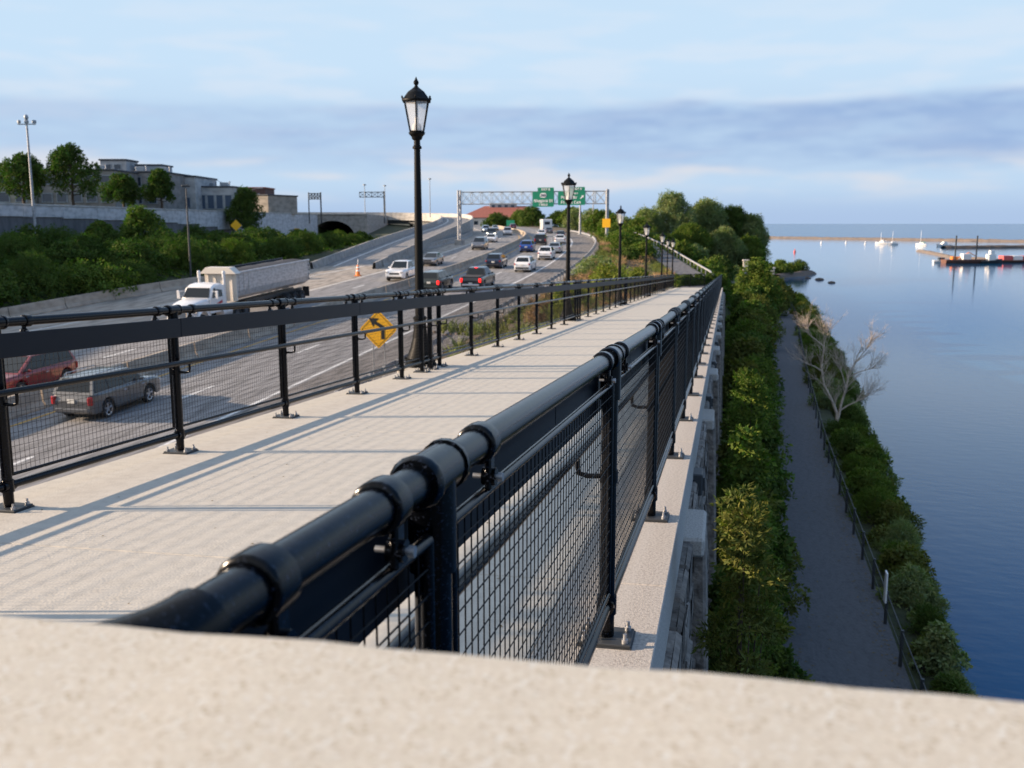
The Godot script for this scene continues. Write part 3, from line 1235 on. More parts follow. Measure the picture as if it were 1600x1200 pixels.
# ---------------------------------------------------------------- lamps on the walkway
func build_lamps():
	var names := ["nearest and tallest-looking black lantern post beside the left fence", "second black lantern post along the left fence, in front of the green highway signs", "third black lantern post along the left fence, right of the orange square sign", "fourth black lantern post along the left fence, before the climbing path", "fifth black lantern post along the left fence, before the big tree", "sixth black lantern post, next to the last one along the left fence", "farthest black lantern post, at the end of the left fence"]
	for k in 7:
		var d := 14.9 + 15.05 * k
		var x := -4.84
		var y := deck_y(x, d) if d < 91.0 else 6.4
		if d > 91.0:
			x = -6.2
		var t := thing("lamp_post", names[k], "street lamp", Vector3(x, y, -d), 0.0, "lantern lamps along the walkway")
		t.scale = Vector3(1.04, 0.967, 1.04)
		var g := G.new()
		g.box(Vector3(0.02, -0.1, 0), Vector3(0.62, 0.24, 0.62), Basis.IDENTITY, 0.02)
		put(t, "footing", g, M.ledge)
		g = G.new()
		var fl := 0.07 if k < 3 else 0.0
		g.lathe([Vector2(0.25, 0.02), Vector2(0.25, 0.07), Vector2(0.235, 0.08), Vector2(0.235, 0.12), Vector2(0.25, 0.13), Vector2(0.25, 0.16)], Vector3.ZERO, 24)
		g.lathe([Vector2(0.225, 0.16), Vector2(0.2, 0.22), Vector2(0.155, 0.34), Vector2(0.118, 0.5), Vector2(0.1, 0.66), Vector2(0.093, 0.8)], Vector3.ZERO, 32, Basis.IDENTITY, fl)
		g.lathe([Vector2(0.093, 0.8), Vector2(0.108, 0.82), Vector2(0.108, 0.85), Vector2(0.08, 0.87)], Vector3.ZERO, 24)
		put(t, "base", g, M.lamp_iron)
		g = G.new()
		g.lathe([Vector2(0.074, 0.87), Vector2(0.064, 2.2), Vector2(0.048, 3.6)], Vector3.ZERO, 24, Basis.IDENTITY, 0.04 if k < 3 else 0.0)
		g.lathe([Vector2(0.048, 3.6), Vector2(0.07, 3.61), Vector2(0.07, 3.64), Vector2(0.05, 3.66), Vector2(0.048, 3.74), Vector2(0.075, 3.76), Vector2(0.085, 3.8), Vector2(0.12, 3.84), Vector2(0.125, 3.87)], Vector3.ZERO, 20)
		put(t, "pole", g, M.lamp_iron)
		var ln := G.new()
		var y0 := 3.88
		var y1 := 4.36
		var r0 := 0.115
		var r1 := 0.205
		var ring0 := []
		var ring1 := []
		for q in 6:
			var a := TAU * q / 6.0 + 0.26
			ring0.append(Vector3(cos(a) * r0, y0, sin(a) * r0))
			ring1.append(Vector3(cos(a) * r1, y1, sin(a) * r1))
		for q in 6:
			var e := (q + 1) % 6
			ln.rod(ring0[q], ring1[q], 0.011, 6)
			ln.rod(ring0[q], ring0[e], 0.014, 6)
			ln.rod(ring1[q], ring1[e], 0.016, 6)
		put(t, "lantern_frame", ln, M.lamp_iron)
		for q in 6:
			var e := (q + 1) % 6
			var pg := G.new()
			pg.quad_to(ring0[q], ring0[e], ring1[e], ring1[q], ring0[q] * Vector3(1, 0, 1))
			put(t, "pane", pg, M.lamp_glass)
		g = G.new()
		g.lathe([Vector2(0.235, 4.345), Vector2(0.245, 4.36), Vector2(0.245, 4.385), Vector2(0.215, 4.4), Vector2(0.14, 4.5), Vector2(0.05, 4.57), Vector2(0.03, 4.59)], Vector3.ZERO, 6, Basis(Vector3.UP, -0.26))
		for q in 6:
			var a := TAU * q / 6.0 + 0.26
			g.ball(Vector3(cos(a) * 0.24, 4.41, sin(a) * 0.24), Vector3(0.016, 0.026, 0.016), 6, 4)
		put(t, "lantern_roof", g, M.lamp_iron)
		g = G.new()
		g.lathe([Vector2(0.03, 4.585), Vector2(0.022, 4.61), Vector2(0.04, 4.635), Vector2(0.042, 4.66), Vector2(0.02, 4.7), Vector2(0.008, 4.73), Vector2(0.001, 4.745)], Vector3.ZERO, 10)
		put(t, "finial", g, M.lamp_iron)
		g = G.new()
		g.lathe([Vector2(0.001, 3.87), Vector2(0.07, 3.88), Vector2(0.07, 3.98), Vector2(0.05, 4.0), Vector2(0.03, 4.02), Vector2(0.03, 4.1), Vector2(0.001, 4.13)], Vector3.ZERO, 12)
		put(t, "lamp_holder", g, M.lamp_white)


# fence that closes the far end of the walkway
func end_fence():
	var t := thing("walkway_fence", "short black fence closing the far end of the walkway", "fence")
	var a := Vector3(-4.56, deck_y(-4.56, 90.8), -90.8)
	var b := Vector3(-1.9, deck_y(-1.9, 91.3) + 0.05, -91.3)
	for k in 3:
		var h: float = [1.22, 0.8, 0.14][k]
		var g := G.new()
		g.rod(a + Vector3(0, h, 0), b + Vector3(0, h, 0), [0.032, 0.022, 0.026][k], 8)
		put(t, ["top_rail", "handrail", "bottom_rail"][k], g, M.black_paint)
	for k in 3:
		var p := a.lerp(b, k / 2.0)
		var g := G.new()
		g.rod(p, p + Vector3(0, 1.21, 0), 0.033, 8)
		put(t, "post", g, M.black_paint)
	var w := G.new()
	for k in 60:
		var p := a.lerp(b, k / 60.0)
		w.rod(p + Vector3(0, 0.18, 0), p + Vector3(0, 1.15, 0), 0.003, 3, false)
	for k in 22:
		var y := 0.2 + 0.044 * k
		w.rod(a + Vector3(0, y, 0), b + Vector3(0, y, 0), 0.003, 3, false)
	var m := put(t, "wire_mesh", w, M.wire)
	tag(m, "", "", "", "stuff")


# ---------------------------------------------------------------- left side: wall, tunnel, buildings, poles
func build_left_side():
	var w := thing("retaining_wall", "long stepped concrete retaining wall behind the bushes on the left", "wall")
	var d := -30.0
	while d < 203.0:
		var e := minf(d + 7.9, 205.0)
		var m := (d + e) / 2.0
		var midh := table([[90, 13.2], [130, 12.5], [150, 11.4], [168, 9.6], [205, 9.3]], m)
		var a := Vector3(wall_x(d), 0, -d)
		var b := Vector3(wall_x(e), 0, -e)
		var ln := (b - a).length() - 0.06
		var bs := Basis(Vector3.UP, atan2((a - b).x, (a - b).z))
		var c := (a + b) / 2.0
		var g := G.new()
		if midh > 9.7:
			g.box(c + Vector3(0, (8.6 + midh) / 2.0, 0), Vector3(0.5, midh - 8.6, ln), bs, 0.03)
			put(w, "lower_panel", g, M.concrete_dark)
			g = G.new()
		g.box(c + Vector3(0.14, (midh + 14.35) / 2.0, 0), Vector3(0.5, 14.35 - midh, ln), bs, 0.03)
		put(w, "upper_panel", g, M.concrete_lilac)
		g = G.new()
		g.box(c + Vector3(0.14, 14.45, 0), Vector3(0.62, 0.2, ln), bs, 0.03)
		put(w, "wall_cap", g, M.concrete_pale)
		d += 7.9
	# tunnel mouth facing the camera
	var tb := Basis(Vector3.UP, deg_to_rad(12.5))
	var t := thing("road_tunnel", "concrete tunnel mouth with a low dark arch at the end of the left wall", "tunnel", Vector3(-88.0, 9.1, -209.2), deg_to_rad(12.5))
	var poly := PackedVector2Array([Vector2(-6.4, 0), Vector2(-6.4, 5.4), Vector2(7.4, 5.4), Vector2(7.4, 0), Vector2(4.6, 0)])
	for k in range(0, 15):
		var a := PI * k / 14.0
		poly.append(Vector2(-0.5 + 5.0 * cos(a), 0.3 + 3.7 * sin(a)))
	poly.append(Vector2(-5.6, 0))
	var g := G.new()
	g.prism(poly, 40.0, Transform3D(Basis.IDENTITY, Vector3(0, 0, -20)))
	put(t, "portal", g, M.concrete)
	g = G.new()
	g.box(Vector3(0, 2.2, -40.2), Vector3(10, 4.4, 0.3))
	put(t, "tunnel_end", g, M.concrete)
	g = G.new()
	g.box(Vector3(1.2, 5.5, 0.05), Vector3(12.6, 0.3, 0.5), Basis.IDENTITY, 0.04)
	put(t, "portal_cap", g, M.concrete_pale)
	build_houses()
	build_poles()


# box building: w x h x dp, its front turned to the camera side; windows as [x, y, width, height, material]
func block(parent: Node3D, x: float, y0: float, z: float, w: float, h: float, dp: float, mat: String, wins: Array, roof := "roof_dark"):
	var g := G.new()
	g.box(Vector3(x + w / 2, y0 + h / 2, z - dp / 2), Vector3(w, h, dp), Basis.IDENTITY, 0.04)
	var o := put(parent, "wall", g, M[mat])
	g = G.new()
	g.box(Vector3(x + w / 2, y0 + h + 0.12, z - dp / 2), Vector3(w + 0.35, 0.25, dp + 0.35), Basis.IDENTITY, 0.04)
	put(parent, "roof", g, M[roof])
	for q in wins:
		g = G.new()
		var wx: float = x + q[0] + q[2] / 2.0
		var wy: float = y0 + q[1] + q[3] / 2.0
		var fw := 0.09
		g.box(Vector3(wx, wy + q[3] / 2, z + 0.03), Vector3(q[2] + 2 * fw, fw, 0.16))
		g.box(Vector3(wx, wy - q[3] / 2, z + 0.05), Vector3(q[2] + 2 * fw + 0.1, fw, 0.22))
		g.box(Vector3(wx - q[2] / 2, wy, z + 0.03), Vector3(fw, q[3] - fw, 0.16))
		g.box(Vector3(wx + q[2] / 2, wy, z + 0.03), Vector3(fw, q[3] - fw, 0.16))
		var f := put(o, "window", g, M.grey_steel)
		g = G.new()
		g.box(Vector3(wx, wy, z + 0.012), Vector3(q[2] - fw, q[3] - fw, 0.03))
		var pane := put(o, "window_pane", g, M[q[4]])


func rows_of(nx: int, ny: int, x0: float, y0: float, dx: float, dy: float, w: float, h: float, mat := "window") -> Array:
	var o := []
	for j in ny:
		for i in nx:
			o.append([x0 + i * dx, y0 + j * dy, w, h, mat])
	return o


func build_houses():
	var yaw := deg_to_rad(12.5)
	var t := thing("school_building", "beige two storey flat roofed building at the far left above the wall", "building", Vector3(-103.6, 14.7, -124.4), yaw)
	block(t, -12.0, 0, 0, 15.6, 5.7, 12, "beige_wall", rows_of(6, 2, 0.7, 0.9, 2.5, 2.7, 1.6, 1.4))
	block(t, 3.7, 0, -1.5, 11.5, 5.5, 12, "taupe_wall", rows_of(5, 2, 0.7, 0.9, 2.2, 2.6, 1.5, 1.3))
	roof_gear(t, [[-3.0, 5.9, -4], [1.0, 5.9, -6], [6.0, 5.7, -6], [11.0, 5.7, -7]])
	t = thing("office_building", "taupe building with a penthouse on its roof, between the two roof-high trees", "building", Vector3(-99.0, 14.7, -136.5), yaw)
	block(t, -0.4, 0, 0, 12.4, 5.7, 14, "taupe_wall", rows_of(5, 2, 0.8, 0.9, 2.3, 2.7, 1.3, 1.4))
	block(t, 0.6, 5.9, -4.0, 4.2, 1.9, 5, "white_wall", rows_of(2, 1, 0.7, 0.5, 1.6, 1.0, 1.1, 0.8))
	block(t, 5.6, 5.9, -6.0, 4.2, 1.2, 5, "grey_steel", [])
	roof_gear(t, [[7.5, 5.9, -3], [10.2, 5.9, -6]])
	t = thing("corner_building", "white cubic building with one blue window, right of the second tree", "building", Vector3(-94.6, 14.7, -148.0), yaw)
	block(t, 0, 0, 0, 7.0, 5.5, 12, "white_wall", [[4.4, 3.2, 0.9, 1.2, "blue_door"], [1.2, 3.2, 1.1, 1.2, "window"], [0.8, 0.4, 1.4, 1.7, "blue_door"], [2.7, 0.4, 1.4, 1.7, "blue_door"], [4.6, 0.4, 1.4, 1.7, "blue_door"]])
	t = thing("garage_building", "low white building with a row of dark blue doors behind the lamp pole", "building", Vector3(-89.4, 14.7, -152.5), yaw)
	block(t, 0, 0, 0, 6.4, 3.9, 9, "white_wall", rows_of(4, 1, 0.4, 0.3, 1.5, 1, 1.1, 2.3, "blue_door"))
	roof_gear(t, [[1.0, 4.0, -5], [4.0, 4.0, -3]])
	t = thing("brick_building", "dark brick building with a red edge behind the round dark tree", "building", Vector3(-99.5, 14.7, -186.5), yaw)
	block(t, 0, 0, 0, 5.4, 5.0, 8, "brick_wall", rows_of(2, 1, 0.8, 2.6, 2.2, 1, 1.2, 1.3), "roof_red")
	t = thing("warehouse", "long tan windowless warehouse right of the round dark tree", "building", Vector3(-100.2, 14.3, -179.0), deg_to_rad(-9.0))
	block(t, 0, 0, 0, 12.0, 3.6, 10, "beige_wall", [])
	# far red roofed building beyond the highway
	t = thing("red_roof_building", "cream building with a big sloping red roof beyond the end of the highway", "building", Vector3(-103.0, 11.0, -372.0), yaw)
	block(t, 0, 0, 0, 30, 3.6, 16, "cream", rows_of(8, 1, 1.5, 1.0, 3.5, 1, 1.6, 1.4))
	var g := G.new()
	var a := [Vector3(-1, 3.75, 1), Vector3(31, 3.75, 1), Vector3(31, 3.75, -17), Vector3(-1, 3.75, -17)]
	var r0 := Vector3(9, 8.4, -8)
	var r1 := Vector3(26, 8.4, -8)
	g.quad_to(a[0], a[1], r1, r0, Vector3(0, 1, 1))
	g.quad_to(a[3], a[2], r1, r0, Vector3(0, 1, -1))
	g.tri_to(a[0], a[3], r0, Vector3(-1, 1, 0))
	g.tri_to(a[1], a[2], r1, Vector3(1, 1, 0))
	put(t, "hip_roof", g, M.roof_red)
	block(t, 11.0, 7.4, -7, 11, 1.9, 3, "white_wall", rows_of(4, 1, 0.8, 0.4, 2.6, 1, 1.4, 1.0), "concrete_pale")


func roof_gear(t: Node3D, at: Array):
	for q in at:
		var g := G.new()
		g.box(Vector3(q[0], q[1] + 0.45, q[2]), Vector3(1.3, 0.8, 1.1), Basis.IDENTITY, 0.05)
		g.box(Vector3(q[0], q[1] + 0.02, q[2]), Vector3(1.1, 0.2, 0.9))
		put(t, "roof_unit", g, M.grey_steel)
		g = G.new()
		g.rod(Vector3(q[0] + 1.1, q[1], q[2] + 0.6), Vector3(q[0] + 1.1, q[1] + 0.9, q[2] + 0.6), 0.09, 8)
		g.lathe([Vector2(0.16, 0.85), Vector2(0.16, 0.95), Vector2(0.02, 1.05)], Vector3(q[0] + 1.1, q[1], q[2] + 0.6), 8)
		put(t, "roof_vent", g, M.galv_matt)


func pole(called: String, label: String, cat: String, at: Vector3, top: float, r: float, mat: String, group := "") -> Node3D:
	var t := thing(called, label, cat, at, 0.0, group)
	var g := G.new()
	g.lathe([Vector2(r * 1.9, 0), Vector2(r * 1.9, 0.1), Vector2(r, 0.14), Vector2(r * 0.55, top - at.y), Vector2(0.001, top - at.y + 0.01)], Vector3.ZERO, 10)
	put(t, "shaft", g, M[mat])
	return t


func cobra(t: Node3D, h: float, dir: Vector3, mat: String):
	var g := G.new()
	var p := []
	for k in 6:
		var f := k / 5.0
		p.append(Vector3(0, h, 0) + dir * 2.6 * f + Vector3(0, 0.9 * sin(f * PI / 2), 0))
	g.tube(p, 0.05, 6)
	put(t, "arm", g, M[mat])
	g = G.new()
	g.box(p[5] + dir * 0.35, Vector3(0.8, 0.12, 0.28), Basis(Vector3.UP, atan2(-dir.z, dir.x)), 0.04)
	put(t, "lamp_head", g, M.grey_steel)


func build_poles():
	var t := pole("floodlight_pole", "tall pale pole with a crossbar of floodlights at the far left", "light pole", Vector3(-71.1, 9.0, -89.0), 23.0, 0.17, "galv_matt")
	var g := G.new()
	g.box(Vector3(0, 13.6, 0), Vector3(1.9, 0.1, 0.1), Basis(Vector3.UP, 0.22), 0.02)
	put(t, "crossbar", g, M.galv_matt)
	for k in [-0.8, 0.0, 0.8]:
		g = G.new()
		g.box(Vector3(k * 0.97, 13.85, -k * 0.2), Vector3(0.4, 0.34, 0.28), Basis(Vector3.UP, 0.22 + k), 0.06)
		put(t, "floodlight", g, M.grey_steel)
	g = G.new()
	g.ball(Vector3(0, 14.3, 0), Vector3(0.22, 0.3, 0.22), 8, 6)
	put(t, "top_light", g, M.grey_steel)
	t = pole("highway_lamp", "slim dark lamp pole with a flat square head in front of the dark bushes", "light pole", Vector3(-46.3 - 4.6, 6.9, -78.0), 15.8, 0.11, "dark_steel")
	t.position.x = -50.9
	t.position.z = -85.0
	g = G.new()
	g.box(Vector3(0, 9.15, 0), Vector3(0.75, 0.2, 0.5), Basis(Vector3.UP, 0.2), 0.05)
	put(t, "lamp_head", g, M.dark_steel)
	t = pole("street_lamp", "pale street lamp with a curved arm left of the round dark tree", "light pole", Vector3(-86.2, 14.3, -157.0), 19.3, 0.12, "galv_matt", "curved arm lamps behind the wall")
	cobra(t, 4.9, Vector3(-0.976, 0, 0.216), "galv_matt")
	t = pole("street_lamp", "pale street lamp with a curved arm in front of the long warehouse", "light pole", Vector3(-92.4, 14.3, -176.0), 18.5, 0.12, "galv_matt", "curved arm lamps behind the wall")
	cobra(t, 4.1, Vector3(0.976, 0, -0.216), "galv_matt")
	for k in 3:
		var p: Array = [[Vector3(-83.2, 9.0, -216.0), 21.4, "light pole rising in front of the small sign frame above the tunnel"], [Vector3(-84.0, 13.5, -232.0), 21.8, "thin pole right of the small sign frame above the tunnel"], [Vector3(-70.7, 14.0, -227.0), 23.1, "thin pole standing on the curve of the ramp"]][k]
		t = pole("ramp_lamp", p[2], "light pole", p[0], p[1], 0.13, "grey_steel")
		g = G.new()
		g.lathe([Vector2(0.1, 0), Vector2(0.42, 0.1), Vector2(0.42, 0.28), Vector2(0.05, 0.4)], Vector3(0, p[1] - p[0].y - 0.2, 0), 8)
		put(t, "lamp_ring", g, M.grey_steel)
	t = pole("camera_pole", "thick pale pole with a small dark camera on top, beyond the right highway sign", "pole", Vector3(-29.3, 10.3, -196.0), 18.6, 0.24, "galv_matt")
	g = G.new()
	g.lathe([Vector2(0.05, 0), Vector2(0.32, 0.1), Vector2(0.32, 0.5), Vector2(0.1, 0.72)], Vector3(0, 8.2, 0), 8)
	put(t, "camera_dome", g, M.dark_steel)
	t = pole("thin_pole", "thin grey pole right of the thick camera pole", "pole", Vector3(-30.2, 10.4, -222.0), 20.0, 0.15, "galv_matt")


# ---------------------------------------------------------------- highway signs
func words(parent: Node3D, text: String, at: Vector3, size: float, mat: String, b := Basis.IDENTITY, fam := "Droid Sans"):
	var f := SystemFont.new()
	f.font_names = PackedStringArray([fam])
	f.font_weight = 700
	var m := TextMesh.new()
	m.text = text
	m.font = f
	m.font_size = 32
	m.pixel_size = size / 24.0
	m.depth = 0.02
	var o := put(parent, "lettering", m, M[mat])
	o.transform = Transform3D(b, at)


func rounded(w: float, h: float, r: float) -> PackedVector2Array:
	var p := PackedVector2Array()
	for q in 4:
		var c := Vector2((w / 2 - r) * (1 if q in [0, 3] else -1), (h / 2 - r) * (1 if q < 2 else -1))
		for k in 4:
			var a := PI / 2 * (q + k / 3.0)
			p.append(c + Vector2(cos(a), sin(a)) * r)
	return p


func panel(parent: Node3D, called: String, at: Vector3, w: float, h: float, r: float, mat: String, depth := 0.05):
	var g := G.new()
	g.prism(rounded(w, h, r), depth, Transform3D(Basis.IDENTITY, at))
	return put(parent, called, g, M[mat])


func truss(g: G, a: Vector3, b: Vector3, h: float, dz: float, bays: int, r: float):
	for y in [0.0, h]:
		for z in [-dz / 2, dz / 2]:
			g.rod(a + Vector3(0, y, z), b + Vector3(0, y, z), r, 6)
	for k in bays + 1:
		var p := a.lerp(b, float(k) / bays)
		for z in [-dz / 2, dz / 2]:
			g.rod(p + Vector3(0, 0, z), p + Vector3(0, h, z), r * 0.6, 5)
			if k < bays:
				var q := a.lerp(b, (k + 1.0) / bays)
				g.rod(p + Vector3(0, 0, z), q + Vector3(0, h, z), r * 0.4, 5)
				g.rod(p + Vector3(0, h, z), q + Vector3(0, 0, z), r * 0.4, 5)
		for y in [0.0, h]:
			g.rod(p + Vector3(0, y, -dz / 2), p + Vector3(0, y, dz / 2), r * 0.5, 5)


func build_signs():
	var z := -152.0
	var t := thing("sign_gantry", "steel truss gantry across the highway carrying two green signs", "gantry")
	var g := G.new()
	truss(g, Vector3(-42.0, 15.55, z), Vector3(-18.7, 15.55, z), 1.9, 1.1, 14, 0.085)
	put(t, "truss", g, M.grey_steel)
	g = G.new()
	for dz in [-0.7, 0.7]:
		g.rod(Vector3(-42.4, 8.6, z + dz), Vector3(-42.4, 17.75, z + dz), 0.17, 12)
	for k in 6:
		var y := 9.4 + 1.3 * k
		g.rod(Vector3(-42.4, y, z - 0.7), Vector3(-42.4, y + 1.3, z + 0.7), 0.07, 6)
		g.rod(Vector3(-42.4, y, z + 0.7), Vector3(-42.4, y + 1.3, z - 0.7), 0.07, 6)
	put(t, "left_support", g, M.galv_matt)
	g = G.new()
	for dz in [-0.7, 0.7]:
		g.rod(Vector3(-18.45, 8.8, z + dz), Vector3(-18.45, 17.75, z + dz), 0.17, 12)
	put(t, "right_support", g, M.galv_matt)
	g = G.new()
	g.box(Vector3(-42.4, 8.9, z), Vector3(1.0, 2.0, 2.6), Basis.IDENTITY, 0.05)
	put(t, "pedestal", g, M.concrete)
	var s := thing("exit_sign", "green highway sign reading Niagara St with a white route oval, left on the gantry", "road sign", Vector3(-28.5, 16.25, z + 0.75))
	panel(s, "panel", Vector3(0, 0, 0), 3.4, 2.35, 0.15, "sign_green")
	panel(s, "exit_tab", Vector3(0.4, 1.5, 0), 2.6, 0.6, 0.1, "sign_green")
	panel(s, "route_oval", Vector3(0, 0.6, 0.04), 1.05, 0.72, 0.3, "sign_white", 0.03)
	words(s, "266", Vector3(0, 0.6, 0.07), 0.42, "sign_black")
	words(s, "EXIT 8", Vector3(0.4, 1.5, 0.04), 0.36, "sign_white")
	words(s, "Niagara St", Vector3(0, -0.25, 0.04), 0.46, "sign_white")
	words(s, "1 MILE", Vector3(0, -0.85, 0.04), 0.34, "sign_white")
	s = thing("exit_sign", "green highway sign with an arrow, right on the gantry behind the second lamp", "road sign", Vector3(-24.0, 16.4, z + 0.75))
	panel(s, "panel", Vector3(0, 0, 0), 4.3, 2.15, 0.15, "sign_green")
	panel(s, "exit_tab", Vector3(0.9, 1.4, 0), 2.4, 0.6, 0.1, "sign_green")
	words(s, "EXIT 9", Vector3(0.9, 1.4, 0.04), 0.36, "sign_white")
	words(s, "Peace Br", Vector3(-0.4, 0.1, 0.04), 0.46, "sign_white")
	words(s, "Ft Erie Can", Vector3(-0.1, -0.65, 0.04), 0.46, "sign_white")
	words(s, "ONLY", Vector3(0.6, 0.72, 0.04), 0.26, "sign_white")
	g = G.new()
	g.prism(PackedVector2Array([Vector2(-0.3, -0.2), Vector2(-0.18, -0.3), Vector2(0.12, 0.0), Vector2(0.22, -0.12), Vector2(0.28, 0.28), Vector2(-0.12, 0.22), Vector2(0.0, 0.12)]), 0.02, Transform3D(Basis.IDENTITY, Vector3(1.65, 0.15, 0.04)))
	put(s, "arrow", g, M.sign_white)
	s = thing("orange_sign", "square orange sign on the right support of the sign gantry", "road sign", Vector3(-18.45, 12.55, z + 0.95))
	panel(s, "panel", Vector3.ZERO, 1.25, 1.35, 0.1, "sign_yellow")
	g = G.new()
	for k in 2:
		g.box(Vector3(0, 0.3 - 0.6 * k, -0.06), Vector3(0.6, 0.06, 0.1))
	put(s, "clamp", g, M.galv_matt)
	# diamond sign with a left bending arrow
	s = thing("arrow_sign", "yellow diamond warning sign with a black arrow bending left, seen through the left fence", "road sign", Vector3(-12.65, 8.58, -33.9), deg_to_rad(4.0))
	var h := 0.735
	var c := 0.09
	g = G.new()
	g.prism(PackedVector2Array([Vector2(h - c, -c), Vector2(h - c * 0.3, 0), Vector2(h - c, c), Vector2(c, h - c), Vector2(0, h - c * 0.3), Vector2(-c, h - c), Vector2(-h + c, c), Vector2(-h + c * 0.3, 0), Vector2(-h + c, -c), Vector2(-c, -h + c), Vector2(0, -h + c * 0.3), Vector2(c, -h + c)]), 0.01, Transform3D.IDENTITY)
	put(s, "panel", g, M.sign_yellow)
	g = G.new()
	for q in 4:
		var a := Vector2.from_angle(q * PI / 2) * (h - 0.09)
		var b := Vector2.from_angle(q * PI / 2 + PI / 2) * (h - 0.09)
		g.prism(PackedVector2Array([a, b, b * 0.97, a * 0.97]), 0.006, Transform3D(Basis.IDENTITY, Vector3(0, 0, 0.006)))
	put(s, "border", g, M.sign_black)
	g = G.new()
	var ar := PackedVector2Array([Vector2(0.1, -0.37), Vector2(0.25, -0.37), Vector2(0.25, 0.04), Vector2(0.21, 0.14), Vector2(-0.07, 0.3), Vector2(0.03, 0.42), Vector2(-0.36, 0.43), Vector2(-0.2, 0.1), Vector2(-0.13, 0.19), Vector2(0.1, 0.05)])
	g.prism(ar, 0.006, Transform3D(Basis.IDENTITY, Vector3(0, 0, 0.007)))
	put(s, "arrow", g, M.sign_black)
	for x in [-0.22, 0.22]:
		g = G.new()
		g.box(Vector3(x, -1.45, -0.03), Vector3(0.045, 3.6, 0.035), Basis.IDENTITY, 0.004)
		put(s, "sign_post", g, M.galv_matt)
	# orange signs on the left slope
	s = thing("diamond_sign", "orange diamond sign half hidden by the left bushes, beside the round dark tree", "road sign", Vector3(-72.8, 12.2, -135.0), deg_to_rad(14))
	g = G.new()
	g.prism(PackedVector2Array([Vector2(0.85, 0), Vector2(0, 0.85), Vector2(-0.85, 0), Vector2(0, -0.85)]), 0.03, Transform3D.IDENTITY)
	put(s, "panel", g, M.sign_yellow)
	g = G.new()
	g.box(Vector3(0, -1.6, -0.04), Vector3(0.08, 3.4, 0.05))
	put(s, "sign_post", g, M.galv_matt)
	s = thing("double_sign", "small orange sign with a black arrow and a plate below, left of the tunnel", "road sign", Vector3(-74.5, 10.8, -160.0), deg_to_rad(14))
	panel(s, "panel", Vector3(0, 0.35, 0), 0.95, 0.95, 0.08, "sign_yellow")
	panel(s, "plate", Vector3(0, -0.5, 0), 0.85, 0.6, 0.06, "sign_yellow")
	g = G.new()
	g.prism(ar, 0.02, Transform3D(Basis.from_scale(Vector3(0.9, 0.9, 0.9)), Vector3(0, 0.33, 0.03)))
	put(s, "arrow", g, M.sign_black)
	g = G.new()
	g.box(Vector3(0, -1.0, -0.05), Vector3(0.07, 3.2, 0.05))
	put(s, "sign_post", g, M.galv_matt)
	# small green sign far up the road
	s = thing("green_sign", "small green sign on two posts far up the highway, before the trees", "road sign", Vector3(-67.0, 12.6, -300.0))
	panel(s, "panel", Vector3.ZERO, 2.6, 1.8, 0.1, "sign_green")
	for x in [-0.9, 0.9]:
		g = G.new()
		g.box(Vector3(x, -1.2, -0.08), Vector3(0.1, 3.4, 0.08))
		put(s, "sign_post", g, M.galv_matt)
	# two sign frames seen edge on beside the tunnel
	for k in 2:
		var p: Array = [[Vector3(-88.3, 13.5, -196.0), 2.6, 5.4, "small grey sign frame on posts left of the tunnel, seen from behind"], [Vector3(-88.4, 13.5, -226.0), 6.0, 6.6, "wider grey sign frame on one post above the tunnel"]][k]
		var f := thing("overhead_sign", p[3], "sign frame", p[0], deg_to_rad(12.5))
		g = G.new()
		truss(g, Vector3(0, p[2] - 1.25, 0), Vector3(p[1], p[2] - 1.25, 0), 1.2, 0.4, 4, 0.09)
		put(f, "truss", g, M.dark_steel)
		g = G.new()
		g.rod(Vector3(p[1], -1, 0), Vector3(p[1], p[2] + 0.2, 0), 0.16, 8)
		put(f, "frame_post", g, M.dark_steel)
		if k == 0:
			g = G.new()
			g.rod(Vector3(0, -1, 0), Vector3(0, p[2] + 0.2, 0), 0.12, 8)
			put(f, "frame_post", g, M.dark_steel)
	# traffic cone
	s = thing("traffic_cone", "orange traffic cone with white bands on the tan strip beside the ramp", "cone", Vector3(-37.4, road_y(94.6), -94.6))
	g = G.new()
	g.box(Vector3(0, 0.04, 0), Vector3(0.62, 0.08, 0.62), Basis.IDENTITY, 0.02)
	g.lathe([Vector2(0.24, 0.08), Vector2(0.185, 0.5)], Vector3.ZERO, 14)
	g.lathe([Vector2(0.165, 0.66), Vector2(0.145, 0.82)], Vector3.ZERO, 14)
	g.lathe([Vector2(0.125, 0.98), Vector2(0.09, 1.15), Vector2(0.001, 1.16)], Vector3.ZERO, 14)
	put(s, "cone_body", g, M.orange)
	g = G.new()
	g.lathe([Vector2(0.186, 0.5), Vector2(0.166, 0.66)], Vector3.ZERO, 14)
	g.lathe([Vector2(0.146, 0.82), Vector2(0.126, 0.98)], Vector3.ZERO, 14)
	put(s, "reflective_band", g, M.sign_white)
	g = G.new()
	g.rod(Vector3(0, 1.15, 0), Vector3(0.05, 1.75, 0), 0.03, 6)
	put(s, "marker_stick", g, M.sign_white)


